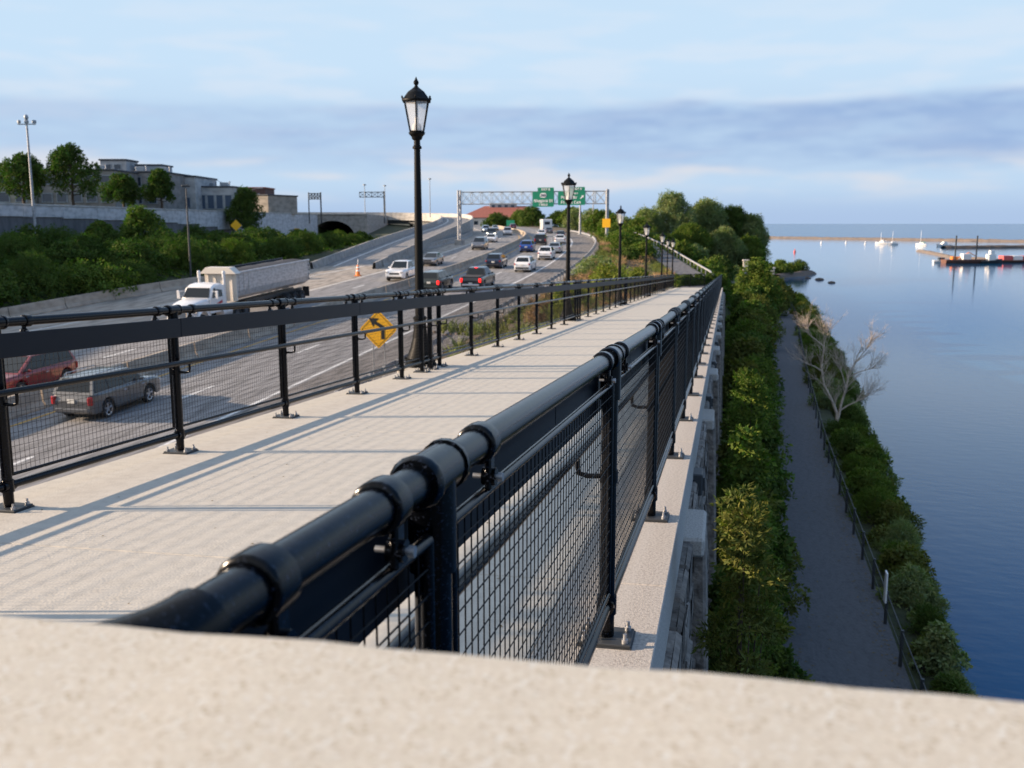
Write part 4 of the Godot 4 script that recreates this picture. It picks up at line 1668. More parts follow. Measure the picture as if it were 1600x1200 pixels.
# ---------------------------------------------------------------- lake side
func mound(called: String, pts: Array, h: float, w: float, mat: String, sd: int) -> MeshInstance3D:
	var n := FastNoiseLite.new()
	n.seed = sd
	n.frequency = 0.25
	var g := G.new()
	var rows := []
	for k in pts.size() - 1:
		var a: Vector3 = pts[k]
		var b: Vector3 = pts[k + 1]
		var dir := (b - a).normalized()
		var side := dir.cross(Vector3.UP)
		var cnt := maxi(2, int((b - a).length() / 3.0))
		for i in cnt:
			var p := a.lerp(b, float(i) / cnt)
			var row := PackedVector3Array()
			for q in 7:
				var f := q / 3.0 - 1.0
				var v := p + side * w * 0.5 * f + Vector3(0, h * (1.0 - f * f) - 0.15, 0)
				v += Vector3(n.get_noise_3dv(v * 2.0), n.get_noise_3dv(v * 2.0 + Vector3(50, 0, 0)), n.get_noise_3dv(v * 2.0 + Vector3(0, 0, 90))) * h * 0.35
				row.append(v)
			rows.append(row)
	g.grid(rows, false, false, true)
	return struct(called, g, M[mat])


func hull(g: G, l: float, w: float, h: float, sheer := 0.3):
	var rows := []
	for k in 9:
		var f := k / 8.0
		var hw := w / 2 * (1.0 - pow(absf(f * 1.25 - 0.35), 3.0)) if f > 0.28 else w / 2 * lerpf(0.8, 1.0, f / 0.28)
		hw = maxf(hw, 0.02)
		var z := l * (0.5 - f)
		var top := h + sheer * f * f
		rows.append(PackedVector3Array([Vector3(-hw * 0.1, -0.3, z), Vector3(-hw * 0.8, -0.1, z), Vector3(-hw, top, z), Vector3(-hw * 0.9, top, z), Vector3(0, top + 0.03, z), Vector3(hw * 0.9, top, z), Vector3(hw, top, z), Vector3(hw * 0.8, -0.1, z), Vector3(hw * 0.1, -0.3, z)]))
	g.grid(rows, true, false)
	var c := Vector3(0, h * 0.4, l / 2)
	for k in 9:
		g.tri_to(c, rows[0][k], rows[0][(k + 1) % 9], Vector3(0, 0, 1))


func build_lake():
	var bw := mound("breakwater", [Vector3(-420, 0, -1180), Vector3(-120, 0, -990), Vector3(34, 0, -864), Vector3(198, 0, -722), Vector3(420, 0, -560)], 1.7, 10.0, "tan_stone", 3)
	var pr := mound("stone_pier", [Vector3(108, 0, -531), Vector3(151, 0, -553), Vector3(300, 0, -575)], 1.5, 5.0, "rock", 4)
	var sp := mound("harbour_spit", [Vector3(85.5, 0, -468), Vector3(84.0, 0, -428), Vector3(80.0, 0, -372), Vector3(92.0, 0, -352)], 1.0, 4.0, "tan_stone", 5)
	var ro := mound("promontory_rocks", [Vector3(11.0, 0, -232), Vector3(17.5, 0, -244), Vector3(20.3, 0, -252), Vector3(18.5, 0, -262), Vector3(8.0, 0, -276)], 1.1, 4.0, "rock", 6)
	var g := G.new()
	for p in [[Vector3(20.5, 0.0, -226), 0.5], [Vector3(22.0, 0.0, -215), 0.4], [Vector3(18.5, 0, -232), 0.35]]:
		var s := thing("water_rock", ["dark rock just above the water off the promontory", "smaller dark rock in the lake, nearest of the rocks off the promontory", "dark rock closest to the promontory shore"][[0.5, 0.4, 0.35].find(p[1])], "rock", p[0], 0.0, "rocks in the lake")
		g = G.new()
		g.ball(Vector3(0, 0, 0), Vector3(p[1] * 2.2, p[1], p[1] * 1.4), 7, 4)
		put(s, "stone", g, M.rock)
	# dredging barge
	var t := thing("work_barge", "rusty work barge with two tall dark spud poles at the harbour pier", "barge", Vector3(73.5, 0, -330), deg_to_rad(-78))
	g = G.new()
	hull(g, 13.0, 5.5, 1.2, 0.1)
	put(t, "hull", g, M.barge_rust)
	for z in [-3.0, 3.6]:
		g = G.new()
		g.box(Vector3(1.4, 4.0, z), Vector3(0.35, 9.4, 0.35), Basis.IDENTITY, 0.04)
		put(t, "spud_pole", g, M.boat_dark)
	g = G.new()
	g.box(Vector3(0, 2.1, -0.4), Vector3(2.4, 1.9, 2.6), Basis.IDENTITY, 0.1)
	put(t, "deck_house", g, M.boat_white)
	g = G.new()
	g.rod(Vector3(-0.6, 1.3, 2.5), Vector3(-0.6, 3.4, -1.6), 0.16, 6)
	g.rod(Vector3(-0.6, 3.4, -1.6), Vector3(-0.6, 2.2, -4.0), 0.14, 6)
	g.box(Vector3(-0.6, 1.6, 3.0), Vector3(1.6, 1.0, 1.8), Basis.IDENTITY, 0.1)
	put(t, "digger", g, M.orange)
	t = thing("tugboat", "small white tug with a dark hull at the right end of the work barge", "boat", Vector3(81.5, 0, -331), deg_to_rad(-70))
	g = G.new()
	hull(g, 7.5, 3.0, 0.9, 0.6)
	put(t, "hull", g, M.boat_dark)
	g = G.new()
	g.box(Vector3(0, 1.9, 0), Vector3(1.8, 2.0, 2.6), Basis.IDENTITY, 0.1)
	g.box(Vector3(0, 3.5, -0.2), Vector3(1.3, 1.2, 1.4), Basis.IDENTITY, 0.1)
	put(t, "wheelhouse", g, M.boat_white)
	g = G.new()
	g.rod(Vector3(0, 4.0, 0.4), Vector3(0, 5.6, 0.4), 0.06, 5)
	put(t, "mast", g, M.boat_dark)
	t = thing("launch", "low white launch at the left end of the work barge", "boat", Vector3(67.5, 0, -334), deg_to_rad(-80))
	g = G.new()
	hull(g, 5.0, 2.0, 0.8, 0.4)
	put(t, "hull", g, M.boat_white)
	g = G.new()
	g.box(Vector3(0, 1.2, 0), Vector3(1.3, 1.0, 1.8), Basis.IDENTITY, 0.1)
	put(t, "cabin", g, M.window)
	t = thing("red_barge", "long flat barge with red and white boxes right of the tug", "barge", Vector3(96.0, 0, -343), deg_to_rad(-74))
	g = G.new()
	hull(g, 24.0, 6.0, 0.8, 0.0)
	put(t, "hull", g, M.barge_rust)
	for k in 6:
		g = G.new()
		g.box(Vector3(0, 1.5, -9.0 + 3.4 * k), Vector3(3.0, 1.4, 3.1), Basis.IDENTITY, 0.06)
		put(t, "deck_box", g, M.barge_red if k != 2 and k != 4 else M.boat_white)
	var boats := [[Vector3(92.0, 0, -627), 7.0, 7.0, 0.4, "leftmost moored sailboat before the breakwater, with a flying bridge"], [Vector3(96.0, 0, -610), 5.8, 7.8, 0.9, "moored white sailboat with a thin mast, second from the left"], [Vector3(108.0, 0, -590), 5.8, 8.6, 0.2, "moored sailboat with a green sail cover, right of the gap"], [Vector3(117.0, 0, -575), 9.0, 0.0, 1.2, "large white cabin boat near the dark stone pier"]]
	for b in boats:
		t = thing("sailboat" if b[2] > 0 else "cabin_boat", b[4], "boat", b[0], b[3] + 0.9, "boats moored before the breakwater")
		g = G.new()
		hull(g, b[1], b[1] * 0.3, 0.9, 0.4)
		put(t, "hull", g, M.boat_white)
		g = G.new()
		g.box(Vector3(0, 1.35, 0.2), Vector3(b[1] * 0.2, 0.9, b[1] * 0.4), Basis.IDENTITY, 0.1)
		if b[2] == 0.0 or b[1] > 6.5:
			g.box(Vector3(0, 2.2, 0.4), Vector3(b[1] * 0.18, 0.8, b[1] * 0.24), Basis.IDENTITY, 0.1)
		put(t, "cabin", g, M.boat_white)
		if b[2] > 0.0:
			g = G.new()
			g.rod(Vector3(0, 0.9, -0.4), Vector3(0, b[2], -0.4), 0.09, 6)
			put(t, "mast", g, M.sign_white)
			g = G.new()
			g.rod(Vector3(0, 2.0, -0.3), Vector3(0, 2.0, b[1] * 0.4), 0.16, 6)
			put(t, "boom", g, M.sign_green if b[1] < 6.0 and b[2] > 8.0 else M.boat_white)
	for k in 4:
		var p: Vector3 = [Vector3(29.0, 0, -440), Vector3(58.0, 0, -640), Vector3(74.0, 0, -650), Vector3(83.0, 0, -630)][k]
		t = thing("buoy", ["red buoy alone on the water right of the big tree", "small white mooring buoy, leftmost of the white ones", "small white mooring buoy, middle one", "small white mooring buoy, nearest the sailboats"][k], "buoy", p, 0.0, "buoys on the lake")
		g = G.new()
		g.lathe([Vector2(0.5, -0.2), Vector2(0.55, 0.4), Vector2(0.25, 0.9), Vector2(0.15, 1.6), Vector2(0.001, 1.7)], Vector3.ZERO, 8)
		put(t, "float", g, M.barge_red if k == 0 else M.boat_white)
	build_trail_things()


func build_trail_things():
	var t := thing("trail_fence", "dark post and rail fence along the water side of the lower trail", "fence")
	var g := G.new()
	var pts := []
	var d := 14.0
	while d < 118.0:
		pts.append(Vector3(trail_x(d) - 0.12, 3.0, -d))
		d += 2.3
	var pg := G.new()
	pg.box(Vector3(0, 0.42, 0), Vector3(0.07, 0.86, 0.07), Basis.IDENTITY, 0.01)
	var pm := pg.done()
	for p in pts:
		var o := put(t, "fence_post", pm, M.dark_steel)
		o.position = p
	for h in [0.8, 0.42]:
		g = G.new()
		var q := []
		for p in pts:
			q.append(p + Vector3(0, h, 0))
		g.tube(q, 0.013 if h > 0.7 else 0.008, 6)
		put(t, "rail", g, M.dark_steel)
	t = thing("trail_marker", "narrow white marker board on the lower trail fence", "sign", Vector3(trail_x(23.2) - 0.16, 3.0, -23.2))
	g = G.new()
	g.box(Vector3(0, 0.95, 0), Vector3(0.04, 0.75, 0.24), Basis.IDENTITY, 0.008)
	put(t, "board", g, M.sign_white)
	g = G.new()
	g.box(Vector3(0.03, 0.5, 0), Vector3(0.03, 1.0, 0.05))
	put(t, "stake", g, M.dark_steel)
	# white rail along the climbing path and its pale end posts
	t = thing("path_rail", "low white guard rail along the right side of the climbing path", "rail")
	var q := []
	d = 98.0
	while d < 186.0:
		q.append(Vector3(path_x(d) + 1.9, path_y(d) + 0.5, -d))
		d += 3.0
	g = G.new()
	var rows := []
	for p in q:
		rows.append(PackedVector3Array([p + Vector3(-0.06, 0, 0), p + Vector3(-0.06, 0.15, 0), p + Vector3(0.06, 0.15, 0), p + Vector3(0.06, 0, 0)]))
	g.grid(rows, true, false, true)
	put(t, "beam", g, M.galv_matt)
	var pg2 := G.new()
	pg2.box(Vector3(0, -0.3, 0), Vector3(0.1, 0.9, 0.1))
	pm = pg2.done()
	for k in q.size():
		var o := put(t, "rail_post", pm, M.galv_matt)
		o.position = q[k]
	for k in 2:
		t = thing("stone_pillar", ["pale square pillar at the bottom of the climbing path, left one", "pale square pillar at the bottom of the climbing path, right one"][k], "pillar", Vector3([2.6, 6.0][k], [5.6, 4.6][k], -135.0), 0.1, "pillars at the trail junction")
		g = G.new()
		g.box(Vector3(0, 0.9, 0), Vector3(0.7, 1.9, 0.7), Basis.IDENTITY, 0.03)
		put(t, "shaft", g, M.concrete_pale)
		g = G.new()
		g.box(Vector3(0, 1.95, 0), Vector3(0.9, 0.2, 0.9), Basis.IDENTITY, 0.04)
		put(t, "cap", g, M.concrete_pale)


# ---------------------------------------------------------------- vehicles
# s runs from the rear bumper to the front; the car's forward is local -z
func car(called: String, label: String, category: String, kind: String, paint: StandardMaterial3D, at: Vector3, turn: float, o := {}) -> Node3D:
	var t := thing(called, label, category, at, turn, o.get("group", ""))
	t.rotation.x = 0.039 * cos(turn)
	var c: Dictionary = {
		"suv": {"l": 4.95, "w": 1.96, "h": 1.78, "belt": 1.13, "hood": 1.08, "nose": 0.98, "cab": [0.1, 3.72], "roof": [0.45, 2.85], "wb": [0.98, 3.85], "r": 0.375, "deck": 1.13, "cuts": [0.04, 0.3, 0.63, 0.97]},
		"crossover": {"l": 4.5, "w": 1.85, "h": 1.65, "belt": 1.06, "hood": 1.0, "nose": 0.88, "cab": [0.12, 3.4], "roof": [0.6, 2.4], "wb": [0.85, 3.5], "r": 0.345, "deck": 1.05, "cuts": [0.08, 0.33, 0.64, 0.96]},
		"sedan": {"l": 4.75, "w": 1.82, "h": 1.46, "belt": 0.95, "hood": 0.92, "nose": 0.76, "cab": [0.62, 3.55], "roof": [1.35, 2.6], "wb": [1.0, 3.75], "r": 0.325, "deck": 0.98, "cuts": [0.16, 0.5, 0.94]},
		"minivan": {"l": 5.1, "w": 1.98, "h": 1.75, "belt": 1.05, "hood": 1.02, "nose": 0.86, "cab": [0.1, 4.1], "roof": [0.4, 2.95], "wb": [0.95, 4.0], "r": 0.345, "deck": 1.05, "cuts": [0.05, 0.3, 0.6, 0.93]},
		"pickup": {"l": 5.75, "w": 2.02, "h": 1.9, "belt": 1.18, "hood": 1.16, "nose": 1.06, "cab": [1.95, 4.35], "roof": [2.15, 3.55], "wb": [1.15, 4.75], "r": 0.39, "deck": 1.16, "cuts": [0.06, 0.46, 0.94]},
	}[kind]
	var L: float = c.l
	var hw: float = c.w / 2.0
	var sill := 0.24 if kind in ["sedan", "crossover", "minivan"] else 0.32
	# body stations
	var ss := [0.0, 0.05, 0.14, 0.3, 0.5]
	for wc in c.wb:
		for a in [-1.0, -0.92, -0.7, -0.35, 0.0, 0.35, 0.7, 0.92, 1.0]:
			ss.append(wc + a * (c.r + 0.075))
	ss.append_array([(c.wb[0] + c.wb[1]) / 2, c.cab[1], L - 0.5, L - 0.28, L - 0.12, L - 0.04, L])
	ss.sort()
	var rows := []
	for s in ss:
		var tend := minf(s, L - s)
		var w := hw * (1.0 - 0.17 * pow(1.0 - minf(tend / 0.6, 1.0), 2.0))
		var top := 0.0
		if s < c.cab[1]:
			top = lerpf(c.deck, c.belt, clampf(s / maxf(c.cab[0], 0.3), 0, 1))
			if s < 0.14:
				top = lerpf(0.84, top, clampf(s / 0.14, 0, 1))
		else:
			var f: float = (s - c.cab[1]) / (L - c.cab[1])
			top = lerpf(c.hood + 0.02, c.nose, f * f)
			if L - s < 0.16:
				top = lerpf(0.62, top, sqrt(clampf((L - s) / 0.16, 0, 1)))
		var low := sill
		var arch := sill
		for wc in c.wb:
			var q: float = absf(s - wc) / (c.r + 0.075)
			if q < 1.0:
				arch = maxf(arch, c.r + (c.r + 0.075) * sqrt(1.0 - q * q))
		if tend < 0.14:
			low += 0.1
			arch = maxf(arch, low)
		var z: float = L / 2 - s
		var waist := lerpf(sill, top, 0.62)
		var row := PackedVector3Array()
		var half := [Vector2(0, low), Vector2(w * 0.74, low), Vector2(w * 0.74, arch), Vector2(w * 0.975, arch), Vector2(w, arch + 0.05), Vector2(w, maxf(waist, arch + 0.06)), Vector2(w * 0.975, maxf(top - 0.09, arch + 0.08)), Vector2(w * 0.93, maxf(top - 0.02, arch + 0.1)), Vector2(w * 0.8, maxf(top, arch + 0.11)), Vector2(0, maxf(top + 0.025, arch + 0.12))]
		for p in half:
			row.append(Vector3(p.x, p.y, z))
		for k in range(8, 0, -1):
			row.append(Vector3(-half[k].x, half[k].y, z))
		rows.append(row)
	var g := G.new()
	g.grid(rows, true, true)
	for e in [0, rows.size() - 1]:
		var mid := Vector3(0, 0.55, rows[e][0].z)
		for k in rows[e].size():
			g.tri_to(mid, rows[e][k], rows[e][(k + 1) % rows[e].size()], Vector3(0, 0, 1 if e == 0 else -1))
	# cabin frame: base and roof outlines
	var zb0: float = L / 2 - c.cab[0]
	var zb1: float = L / 2 - c.cab[1]
	var zr0: float = L / 2 - c.roof[0]
	var zr1: float = L / 2 - c.roof[1]
	var bw := hw * 0.94
	var rw := hw * 0.74
	var yb: float = c.belt - 0.03
	var yr: float = c.h - 0.07
	var crown := []
	for k in 7:
		var f := k / 6.0
		var z := lerpf(zr0 + 0.02, zr1 - 0.05, f)
		var rise := 0.07 * (1.0 - pow(absf(2 * f - 1.0), 2.5))
		crown.append(PackedVector3Array([Vector3(rw * 1.0, yr - 0.02, z), Vector3(rw * 0.9, yr + rise * 0.55, z), Vector3(rw * 0.5, yr + rise * 0.92, z), Vector3(0, yr + rise, z), Vector3(-rw * 0.5, yr + rise * 0.92, z), Vector3(-rw * 0.9, yr + rise * 0.55, z), Vector3(-rw, yr - 0.02, z)]))
	g.grid(crown, false, true)
	var B := [Vector3(bw, yb, zb0), Vector3(bw, yb, zb1), Vector3(-bw, yb, zb1), Vector3(-bw, yb, zb0)]
	var R := [Vector3(rw, yr, zr0), Vector3(rw, yr, zr1), Vector3(-rw, yr, zr1), Vector3(-rw, yr, zr0)]
	for k in 4:
		var e := (k + 1) % 4
		g.quad_to(B[k], B[e], R[e], R[k], (B[k] + B[e]) * Vector3(1, 0, 1) - Vector3(0, 0, (zb0 + zb1)))
	put(t, "body", g, paint)
	# glass
	var pane := func(called2: String, q: Array, out: Vector3):
		var gg := G.new()
		var nrm: Vector3 = (q[2] - q[0]).cross(q[3] - q[1]).normalized()
		if nrm.dot(out) < 0:
			nrm = -nrm
		var a := []
		var b2 := []
		for v in q:
			a.append(v + nrm * 0.008)
			b2.append(v - nrm * 0.01)
		gg.quad_to(a[0], a[1], a[2], a[3], nrm)
		for k in 4:
			var e := (k + 1) % 4
			gg.quad_to(a[k], a[e], b2[e], b2[k], (a[k] + a[e]) / 2 - (a[0] + a[1] + a[2] + a[3]) / 4)
		put(t, called2, gg, M.car_glass)
	var quad_at := func(p0: Vector3, p1: Vector3, p2: Vector3, p3: Vector3, u0: float, u1: float, v0: float, v1: float) -> Array:
		var f := func(u: float, v: float) -> Vector3: return p0.lerp(p1, u).lerp(p3.lerp(p2, u), v)
		return [f.call(u0, v0), f.call(u1, v0), f.call(u1, v1), f.call(u0, v1)]
	pane.call("windshield", quad_at.call(B[1], B[2], R[2], R[1], 0.06, 0.94, 0.1, 0.95), Vector3(0, 0.3, -1))
	pane.call("rear_window", quad_at.call(B[3], B[0], R[0], R[3], 0.08, 0.92, 0.16, 0.93), Vector3(0, 0.3, 1))
	var cuts: Array = c.cuts
	for sd in [-1.0, 1.0]:
		var q: Array = quad_at.call(B[0] if sd > 0 else B[3], B[1] if sd > 0 else B[2], R[1] if sd > 0 else R[2], R[0] if sd > 0 else R[3], cuts[0] - 0.01, cuts[-1] + 0.012, 0.08, 0.94)
		var gg := G.new()
		gg.quad_to(q[0] + Vector3(sd * 0.004, 0, 0), q[1] + Vector3(sd * 0.004, 0, 0), q[2] + Vector3(sd * 0.004, 0, 0), q[3] + Vector3(sd * 0.004, 0, 0), Vector3(sd, 0.2, 0))
		put(t, "window_trim", gg, M.black_plastic)
	for k in cuts.size() - 1:
		pane.call("side_window", quad_at.call(B[0], B[1], R[1], R[0], cuts[k] + 0.012, cuts[k + 1] - 0.012, 0.12, 0.9), Vector3(1, 0.2, 0))
		pane.call("side_window", quad_at.call(B[3], B[2], R[2], R[3], cuts[k] + 0.012, cuts[k + 1] - 0.012, 0.12, 0.9), Vector3(-1, 0.2, 0))
	# wheels
	var tyre := G.new()
	var rr: float = c.r
	var side_b := Basis(Vector3(0, 0, 1), -PI / 2)
	tyre.lathe([Vector2(rr * 0.66, -0.11), Vector2(rr * 0.9, -0.118), Vector2(rr, -0.085), Vector2(rr, 0.085), Vector2(rr * 0.9, 0.118), Vector2(rr * 0.66, 0.11)], Vector3.ZERO, 22, side_b)
	var tm := tyre.done()
	var rim := G.new()
	for sd in [-1.0, 1.0]:
		for k in 5:
			var a := TAU * k / 5.0
			rim.box(Vector3(sd * 0.085, cos(a) * rr * 0.36, sin(a) * rr * 0.36), Vector3(0.03, rr * 0.6, 0.075), Basis(Vector3(1, 0, 0), a), 0.01)
	rim.lathe([Vector2(rr * 0.6, -0.1), Vector2(rr * 0.68, -0.112), Vector2(rr * 0.68, 0.112), Vector2(rr * 0.6, 0.1)], Vector3.ZERO, 22, side_b)
	rim.lathe([Vector2(0.001, -0.1), Vector2(rr * 0.18, -0.1), Vector2(rr * 0.18, 0.1), Vector2(0.001, 0.1)], Vector3.ZERO, 10, side_b)
	var rm := rim.done()
	var hubg := G.new()
	hubg.rod(Vector3(-0.05, 0, 0), Vector3(0.05, 0, 0), rr * 0.66, 18)
	var hm := hubg.done()
	for wc in c.wb:
		for sd in [-1.0, 1.0]:
			var wn := put(t, "wheel", tm, M.tyre)
			wn.position = Vector3(sd * (hw - 0.13), rr, L / 2 - wc)
			put(wn, "rim", rm, M.rim)
			put(wn, "brake_disc", hm, M.black_plastic)
	# lower trim, bumpers, lights
	g = G.new()
	g.box(Vector3(0, sill + 0.02, 0), Vector3(hw * 1.4, 0.16, L - 0.5), Basis.IDENTITY, 0.03)
	for sd in [-1.0, 1.0]:
		g.box(Vector3(sd * (hw - 0.03), sill + 0.03, L / 2 - (c.wb[0] + c.wb[1]) / 2), Vector3(0.09, 0.13, c.wb[1] - c.wb[0] - 2 * c.r - 0.18), Basis.IDENTITY, 0.03)
	put(t, "sill", g, M.black_plastic)
	g = G.new()
	g.box(Vector3(0, 0.47, L / 2 - 0.02), Vector3(c.w * 0.8, 0.2, 0.12), Basis.IDENTITY, 0.05)
	put(t, "rear_bumper", g, M.chrome if kind == "pickup" else (M.black_plastic if kind == "crossover" else paint))
	g = G.new()
	g.box(Vector3(0, 0.44, -L / 2 + 0.03), Vector3(c.w * 0.78, 0.18, 0.12), Basis.IDENTITY, 0.05)
	put(t, "front_bumper", g, M.black_plastic)
	g = G.new()
	g.box(Vector3(0, lerpf(0.62, c.nose, 0.35), -L / 2 + 0.035), Vector3(c.w * 0.5, 0.2, 0.07), Basis.IDENTITY, 0.03)
	put(t, "grille", g, M.black_plastic if kind != "suv" else M.chrome)
	for sd in [-1.0, 1.0]:
		for k in cuts.size() - 1:
			var zc := lerpf(zb0, zb1, cuts[k + 1])
			g = G.new()
			g.box(Vector3(sd * (hw - 0.004), lerpf(sill, c.belt, 0.52), zc), Vector3(0.012, (c.belt - sill) * 0.7, 0.014))
			if absf(L / 2 - zc - c.wb[0]) > c.r + 0.1 and absf(L / 2 - zc - c.wb[1]) > c.r + 0.1:
				put(t, "door_seam", g, M.black_plastic)
			if k > 0 or kind == "pickup":
				g = G.new()
				g.box(Vector3(sd * (hw + 0.008), c.belt - 0.2, zc + 0.22), Vector3(0.035, 0.035, 0.2), Basis.IDENTITY, 0.01)
				put(t, "door_handle", g, M.chrome)
	var tail: Material = M.brake_lit if o.get("brake", false) else M.tail_red
	var head: Material = M.head_lit if o.get("lit", false) else M.head_clear
	for sd in [-1.0, 1.0]:
		g = G.new()
		var th := 0.34 if kind in ["suv", "minivan", "pickup"] else 0.16
		g.box(Vector3(sd * hw * 0.84, c.deck - 0.1 - th / 2, L / 2 - 0.06), Vector3(0.2, th, 0.16), Basis(Vector3.UP, sd * 0.35), 0.03)
		put(t, "tail_light", g, tail)
		g = G.new()
		g.box(Vector3(sd * hw * 0.74, c.nose - 0.14, -L / 2 + 0.1), Vector3(0.36, 0.15, 0.2), Basis(Vector3.UP, -sd * 0.4), 0.04)
		put(t, "headlight", g, head)
		g = G.new()
		g.box(Vector3(sd * (hw + 0.1), c.belt + 0.08, zb1 + 0.55), Vector3(0.2, 0.14, 0.12), Basis.IDENTITY, 0.04)
		g.box(Vector3(sd * (hw - 0.02), c.belt + 0.03, zb1 + 0.55), Vector3(0.14, 0.04, 0.06))
		put(t, "mirror", g, paint)
	g = G.new()
	g.box(Vector3(0, c.deck - 0.28 if kind != "pickup" else 0.62, L / 2 + 0.012), Vector3(0.34, 0.17, 0.02), Basis.IDENTITY, 0.006)
	put(t, "rear_plate", g, M.plate)
	if kind in ["suv", "minivan"]:
		g = G.new()
		for sd in [-1.0, 1.0]:
			g.tube([Vector3(sd * rw * 0.9, c.h - 0.03, zr0 - 0.1), Vector3(sd * rw * 0.9, c.h + 0.05, zr0 - 0.3), Vector3(sd * rw * 0.9, c.h + 0.05, zr1 + 0.4), Vector3(sd * rw * 0.9, c.h - 0.03, zr1 + 0.2)], 0.02, 6)
		put(t, "roof_rail", g, M.galv)
	if kind == "pickup":
		g = G.new()
		g.box(Vector3(0, c.deck + 0.03, L / 2 - 1.0), Vector3(c.w * 0.84, 0.05, 1.78), Basis.IDENTITY, 0.02)
		put(t, "bed_cover", g, M.tarp)
		g = G.new()
		g.box(Vector3(0, c.h - 0.06, zr0 + 0.03), Vector3(0.3, 0.06, 0.06), Basis.IDENTITY, 0.015)
		put(t, "cab_light", g, tail)
	return t


func paint(key: String, c: Array, metal := 0.25) -> StandardMaterial3D:
	return mk(key, c, 0.32, {"metal": metal, "coat": 0.8})


func on_road(x: float, d: float) -> Vector3:
	return Vector3(x + off(d), road_y(d), -d)


func heading(d: float) -> float:
	return atan2(-(off(d + 2) - off(d - 2)), 4.0)


func build_vehicles():
	paint("car_taupe", [0.115, 0.118, 0.124], 0.35)
	paint("car_red", [0.2, 0.012, 0.018])
	paint("car_white", [0.72, 0.72, 0.73], 0.0)
	paint("car_black", [0.012, 0.013, 0.016])
	paint("car_green", [0.03, 0.038, 0.036])
	paint("car_navy", [0.012, 0.022, 0.05])
	paint("car_blue", [0.02, 0.07, 0.3])
	paint("car_silver", [0.42, 0.43, 0.45], 0.6)
	paint("car_grey", [0.13, 0.135, 0.15], 0.5)
	paint("car_maroon", [0.13, 0.012, 0.03])
	var away := [
		["suv", "car_taupe", -25.2, 35.3, "grey-brown suv nearest the camera on the highway, seen through the left fence", "suv", {}],
		["suv", "car_green", -25.3, 83.0, "dark green suv with glowing brake lights right behind the first lamp post", "suv", {"brake": true}],
		["pickup", "car_black", -22.1, 85.5, "black pickup truck with glowing brake lights beside the dark green suv", "pickup truck", {"brake": true}],
		["crossover", "car_navy", -25.0, 107.0, "dark navy car in the left lane ahead of the pickup truck", "car", {}],
		["crossover", "car_white", -21.0, 103.0, "white crossover in the right lane ahead of the pickup truck", "car", {}],
		["crossover", "car_white", -20.9, 120.0, "white crossover in the right lane, second white one ahead of the pickup", "car", {}],
		["sedan", "car_silver", -20.9, 131.5, "silver sedan in the right lane just ahead of the second white crossover", "car", {}],
		["crossover", "car_blue", -25.0, 133.5, "bright blue hatchback beside the central barrier", "car", {}],
		["suv", "car_black", -24.6, 154.0, "small black suv ahead of the blue hatchback", "suv", {}],
		["sedan", "car_white", -21.6, 160.0, "white sedan with a dark rear window left of the second lamp post", "car", {}],
		["sedan", "car_black", -21.3, 189.0, "black sedan close behind the white camper", "car", {}],
		["sedan", "car_white", -24.9, 198.0, "white sedan far up the road, left of the white camper", "car", {}],
		["sedan", "car_grey", -21.2, 228.0, "grey sedan far up the road beside the white camper", "car", {}],
		["crossover", "car_maroon", -25.0, 285.0, "small maroon car farthest up the away lanes", "car", {}],
	]
	for a in away:
		var d: float = a[3]
		car("car" if a[5] == "car" else ("suv" if a[5] == "suv" else "pickup_truck"), a[4], a[5], a[0], M[a[1]], on_road(a[2], d), heading(d), a[6].merged({"group": "traffic driving away on the highway"}))
	var coming := [
		["minivan", "car_red", -31.5, 38.0, "dark red minivan at the left edge, seen through the left fence", "minivan", {}],
		["pickup", "car_white", -31.5, 92.0, "white pickup truck coming towards the camera, left of the first lamp post", "pickup truck", {}],
		["sedan", "car_grey", -33.3, 109.5, "dark grey sedan just right of the first lamp post, coming closer", "car", {}],
		["suv", "car_grey", -32.6, 138.0, "dark grey suv coming closer past the gantry's left foot", "suv", {}],
		["sedan", "car_white", -33.7, 163.0, "white sedan coming closer, in front of the black truck", "car", {}],
		["pickup", "car_black", -35.4, 192.0, "black pickup with bright headlights coming closer", "pickup truck", {"lit": true}],
		["minivan", "car_white", -36.0, 240.0, "white van far away, leftmost of the oncoming traffic", "van", {"lit": true}],
		["suv", "car_silver", -32.0, 208.0, "silver suv coming closer beside the central barrier far away", "suv", {}],
		["sedan", "car_silver", -32.0, 262.0, "small silver car far away beside the central barrier", "car", {}],
	]
	for a in coming:
		var d: float = a[3]
		var cl: String = {"car": "car", "suv": "suv", "pickup truck": "pickup_truck", "minivan": "minivan", "van": "van"}[a[5]]
		car(cl, a[4], a[5], a[0], M[a[1]], on_road(a[2], d), heading(d) + PI, a[6].merged({"group": "traffic coming towards the camera"}))
	camper(on_road(-21.0, 236.0), heading(236.0))
	dump_truck(Vector3(-34.8, road_y(65.4), -65.4), PI)


